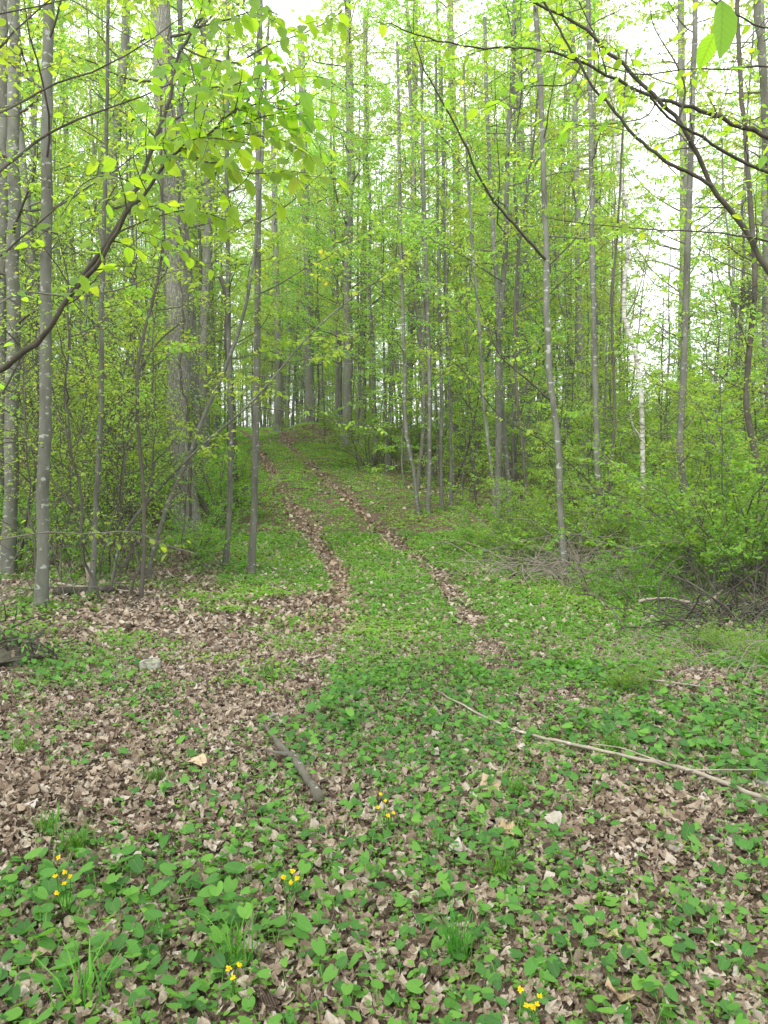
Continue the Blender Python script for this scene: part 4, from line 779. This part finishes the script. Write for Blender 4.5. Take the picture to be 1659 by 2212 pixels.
# ---- grass tufts, flowers, single big dead leaves
for lb, px, py, n, sp, h0, h1, wv, dk in (
 ('bright grass tuft in the lower right foreground above the tall dark tuft', 1080, 1905, 60, .035, .09, .17, .0022, .0),
 ('tall thin dark grass tuft at the bottom right of centre', 985, 2075, 55, .03, .12, .24, .0016, -.35),
 ('grass tuft among leaves beside the yellow flowers at left', 165, 1845, 75, .055, .08, .17, .0022, -.1),
 ('broad grass tuft behind the yellow flowers at left', 110, 1800, 55, .06, .08, .15, .0022, .0),
 ('small grass tuft on the litter near the pale stone', 578, 1465, 35, .04, .10, .18, .0025, -.1),
 ('low spreading grass tuft left of the short log', 335, 1690, 60, .07, .05, .11, .0022, .0),
 ('grass tuft at the left edge of the foreground', 45, 1630, 45, .05, .08, .15, .0022, .1),
 ('tall wide bladed grass clump at the bottom left of centre', 515, 2090, 26, .04, .14, .26, .0042, .2),
 ('wide bladed grass clump at the bottom left corner', 185, 2180, 22, .04, .14, .26, .0042, .2),
 ('grass tuft between the big tan leaf and the long stick', 1115, 1720, 40, .05, .08, .15, .002, .1),
 ('grass tuft right behind the middle of the long stick', 1325, 1625, 65, .09, .08, .16, .002, .1),
 ('narrow grass tuft at the pale end of the long stick', 1000, 1600, 35, .05, .07, .14, .002, .0)):
    p = hit(px, py); a = Acc(); blades(a, p[0], p[1], int(n * 1.35), min(sp, .038) * .8, h0 * .75, h1 * .8, .9, wv * (1.0 if wv < .004 else .7), dk - .3); tag(link('grass_tuft', a.mesh('grass_tuft', M['grass'], org=p), loc=p), lb, 'grass tuft')
def flower(name, label, cat, group, foot, heads):
    f = hit(*foot); e = empty(name, f, label, cat, group); g = np.random.default_rng(int(foot[0])); st = Acc(); lf = Acc()
    for (hx, hy) in heads:
        h = px2w(hx, hy, f[1] / math.cos(PITCH) * .985 + g.normal(0, .01)); tube(st, spline([f + g.normal(0, .006, 3), (f + h) / 2 + g.normal(0, .008, 3), h], 7), .0014, 4, .2)
        a = Acc(); n = 15; A = np.arange(n) / n * 6.283 + g.normal(0, .12, n); up = nrm(np.array((g.normal(0, .3), -.5 + g.normal(0, .2), 1.)))
        X = nrm(np.cross(up, (0, 1, .2))); Y = np.cross(up, X); Dd = np.cos(A)[:, None] * X + np.sin(A)[:, None] * Y + up * g.uniform(.1, .5, (n, 1))
        put(a, T_mid(.2, .1, .1), np.repeat(h[None], n, 0), Dd, np.repeat(up[None], n, 0), g.uniform(.006, .012, n), .5)
        tube(a, [h - up * .005, h + up * .002, h + up * .006], [.002, .005, .003], 7)
        link('flower_head', a.mesh('flower_head', M['petal'], org=f), e)
    put(lf, HB[2], np.repeat(f[None] + UP * .01, 6, 0), np.stack([np.cos(np.arange(6.)), np.sin(np.arange(6.)), .4 + 0 * np.arange(6.)], -1), np.repeat(UP[None], 6, 0), .05, .4)
    link('stem', st.mesh('stem', M['herb'], org=f), e); link('leaves', lf.mesh('leaves', M['herb'], org=f), e)
flower('yellow_flower', 'cluster of small yellow flowers beside the grass tufts at left', 'flower', 'yellow flowers in the foreground', (140, 1985), ((126, 1852), (119, 1893), (140, 1884), (152, 1893), (140, 1908), (122, 1930)))
flower('yellow_flower', 'tall yellow flower cluster over violets in the centre foreground', 'flower', 'yellow flowers in the foreground', (622, 2000), ((612, 1895), (632, 1882), (628, 1906), (642, 1898)))
flower('yellow_flower', 'yellow flower cluster beside the end of the short log', 'flower', 'yellow flowers in the foreground', (838, 1800), ((817, 1744), (833, 1730), (850, 1756), (822, 1715), (838, 1762)))
flower('yellow_flower', 'yellow flower cluster at the bottom beside the wide bladed grass', 'flower', 'yellow flowers in the foreground', (505, 2165), ((516, 2085), (494, 2092), (503, 2112)))
flower('yellow_flower', 'yellow flower cluster lowest in the view, at the bottom right', 'flower', 'yellow flowers in the foreground', (1145, 2205), ((1124, 2138), (1166, 2152), (1138, 2172), (1150, 2176), (1160, 2170)))
gl = np.random.default_rng(21)
for lb, px, py, s, ty, rz in (
 ('large tan lobed dead leaf standing up beside the grass tuft below the long stick', 1058, 1712, .105, 1, .6),
 ('tan curled leaf lying among violets right of the yellow flowers at the log', 1095, 1810, .09, 1, 2.5),
 ('pale grey curled dead leaf below the bright grass tuft area at right centre', 985, 1850, .075, 0, 1.2),
 ('tan maple leaf lying flat at the bottom left', 85, 2085, .085, 1, .2),
 ('pale pointed dead leaf standing in the left foreground', 68, 1752, .07, 0, 1.7),
 ('pale cream folded dead leaf on the litter left of the log', 430, 1660, .10, 1, 3.0),
 ('orange brown dead leaf in the violets at the bottom right', 1330, 2170, .085, 1, 4.0),
 ('tan dead leaf at the right foreground in front of the violets', 1310, 2040, .08, 1, 5.0),
 ('grey crumpled dead leaf beside the big tan lobed leaf', 1200, 1790, .085, 0, 2.0),
 ('silvery grey crumpled leaf right of the left grass tufts', 240, 1870, .085, 0, .4)):
    p = hit(px, py); a = Acc(); T = T_lobed(gl, 5, .9) if ty else T_crumple(gl, .42); d = np.array((math.cos(rz), math.sin(rz), .35))
    put(a, T, [p + UP * .03 - nrm(d) * s * .4], [d], [gl.normal(0, .25, 3) + (0, -.35, 1)], [s], [gl.random() if ty else .95]); tag(link('dead_leaf', a.mesh('dead_leaf', M['tan_leaf'] if ty else M['litter'], smooth=False, org=p), loc=p), lb, 'dead leaf')


# ------------------------------------------------------------------ damp air between the trees
a = Acc(); x0, x1, y0, y1, z0, z1 = -158, 158, -45, 190, -2.5, 38
a.add([(x0, y0, z0), (x1, y0, z0), (x1, y1, z0), (x0, y1, z0), (x0, y0, z1), (x1, y0, z1), (x1, y1, z1), (x0, y1, z1)], np.array([(0, 3, 2, 1), (4, 5, 6, 7), (0, 1, 5, 4), (1, 2, 6, 5), (2, 3, 7, 6), (3, 0, 4, 7)]))
t = NT('haze'); pv = t.n('VolumePrincipled'); pv.inputs['Density'].default_value = .0005; pv.inputs['Color'].default_value = (.95, .97, .97, 1); t.l(pv.outputs[0], t.out.inputs['Volume'])
tag(link('haze', a.mesh('haze', t.m, smooth=False)), 'thin pale damp air between the trees', kind='stuff')
cy.volume_bounces = 1
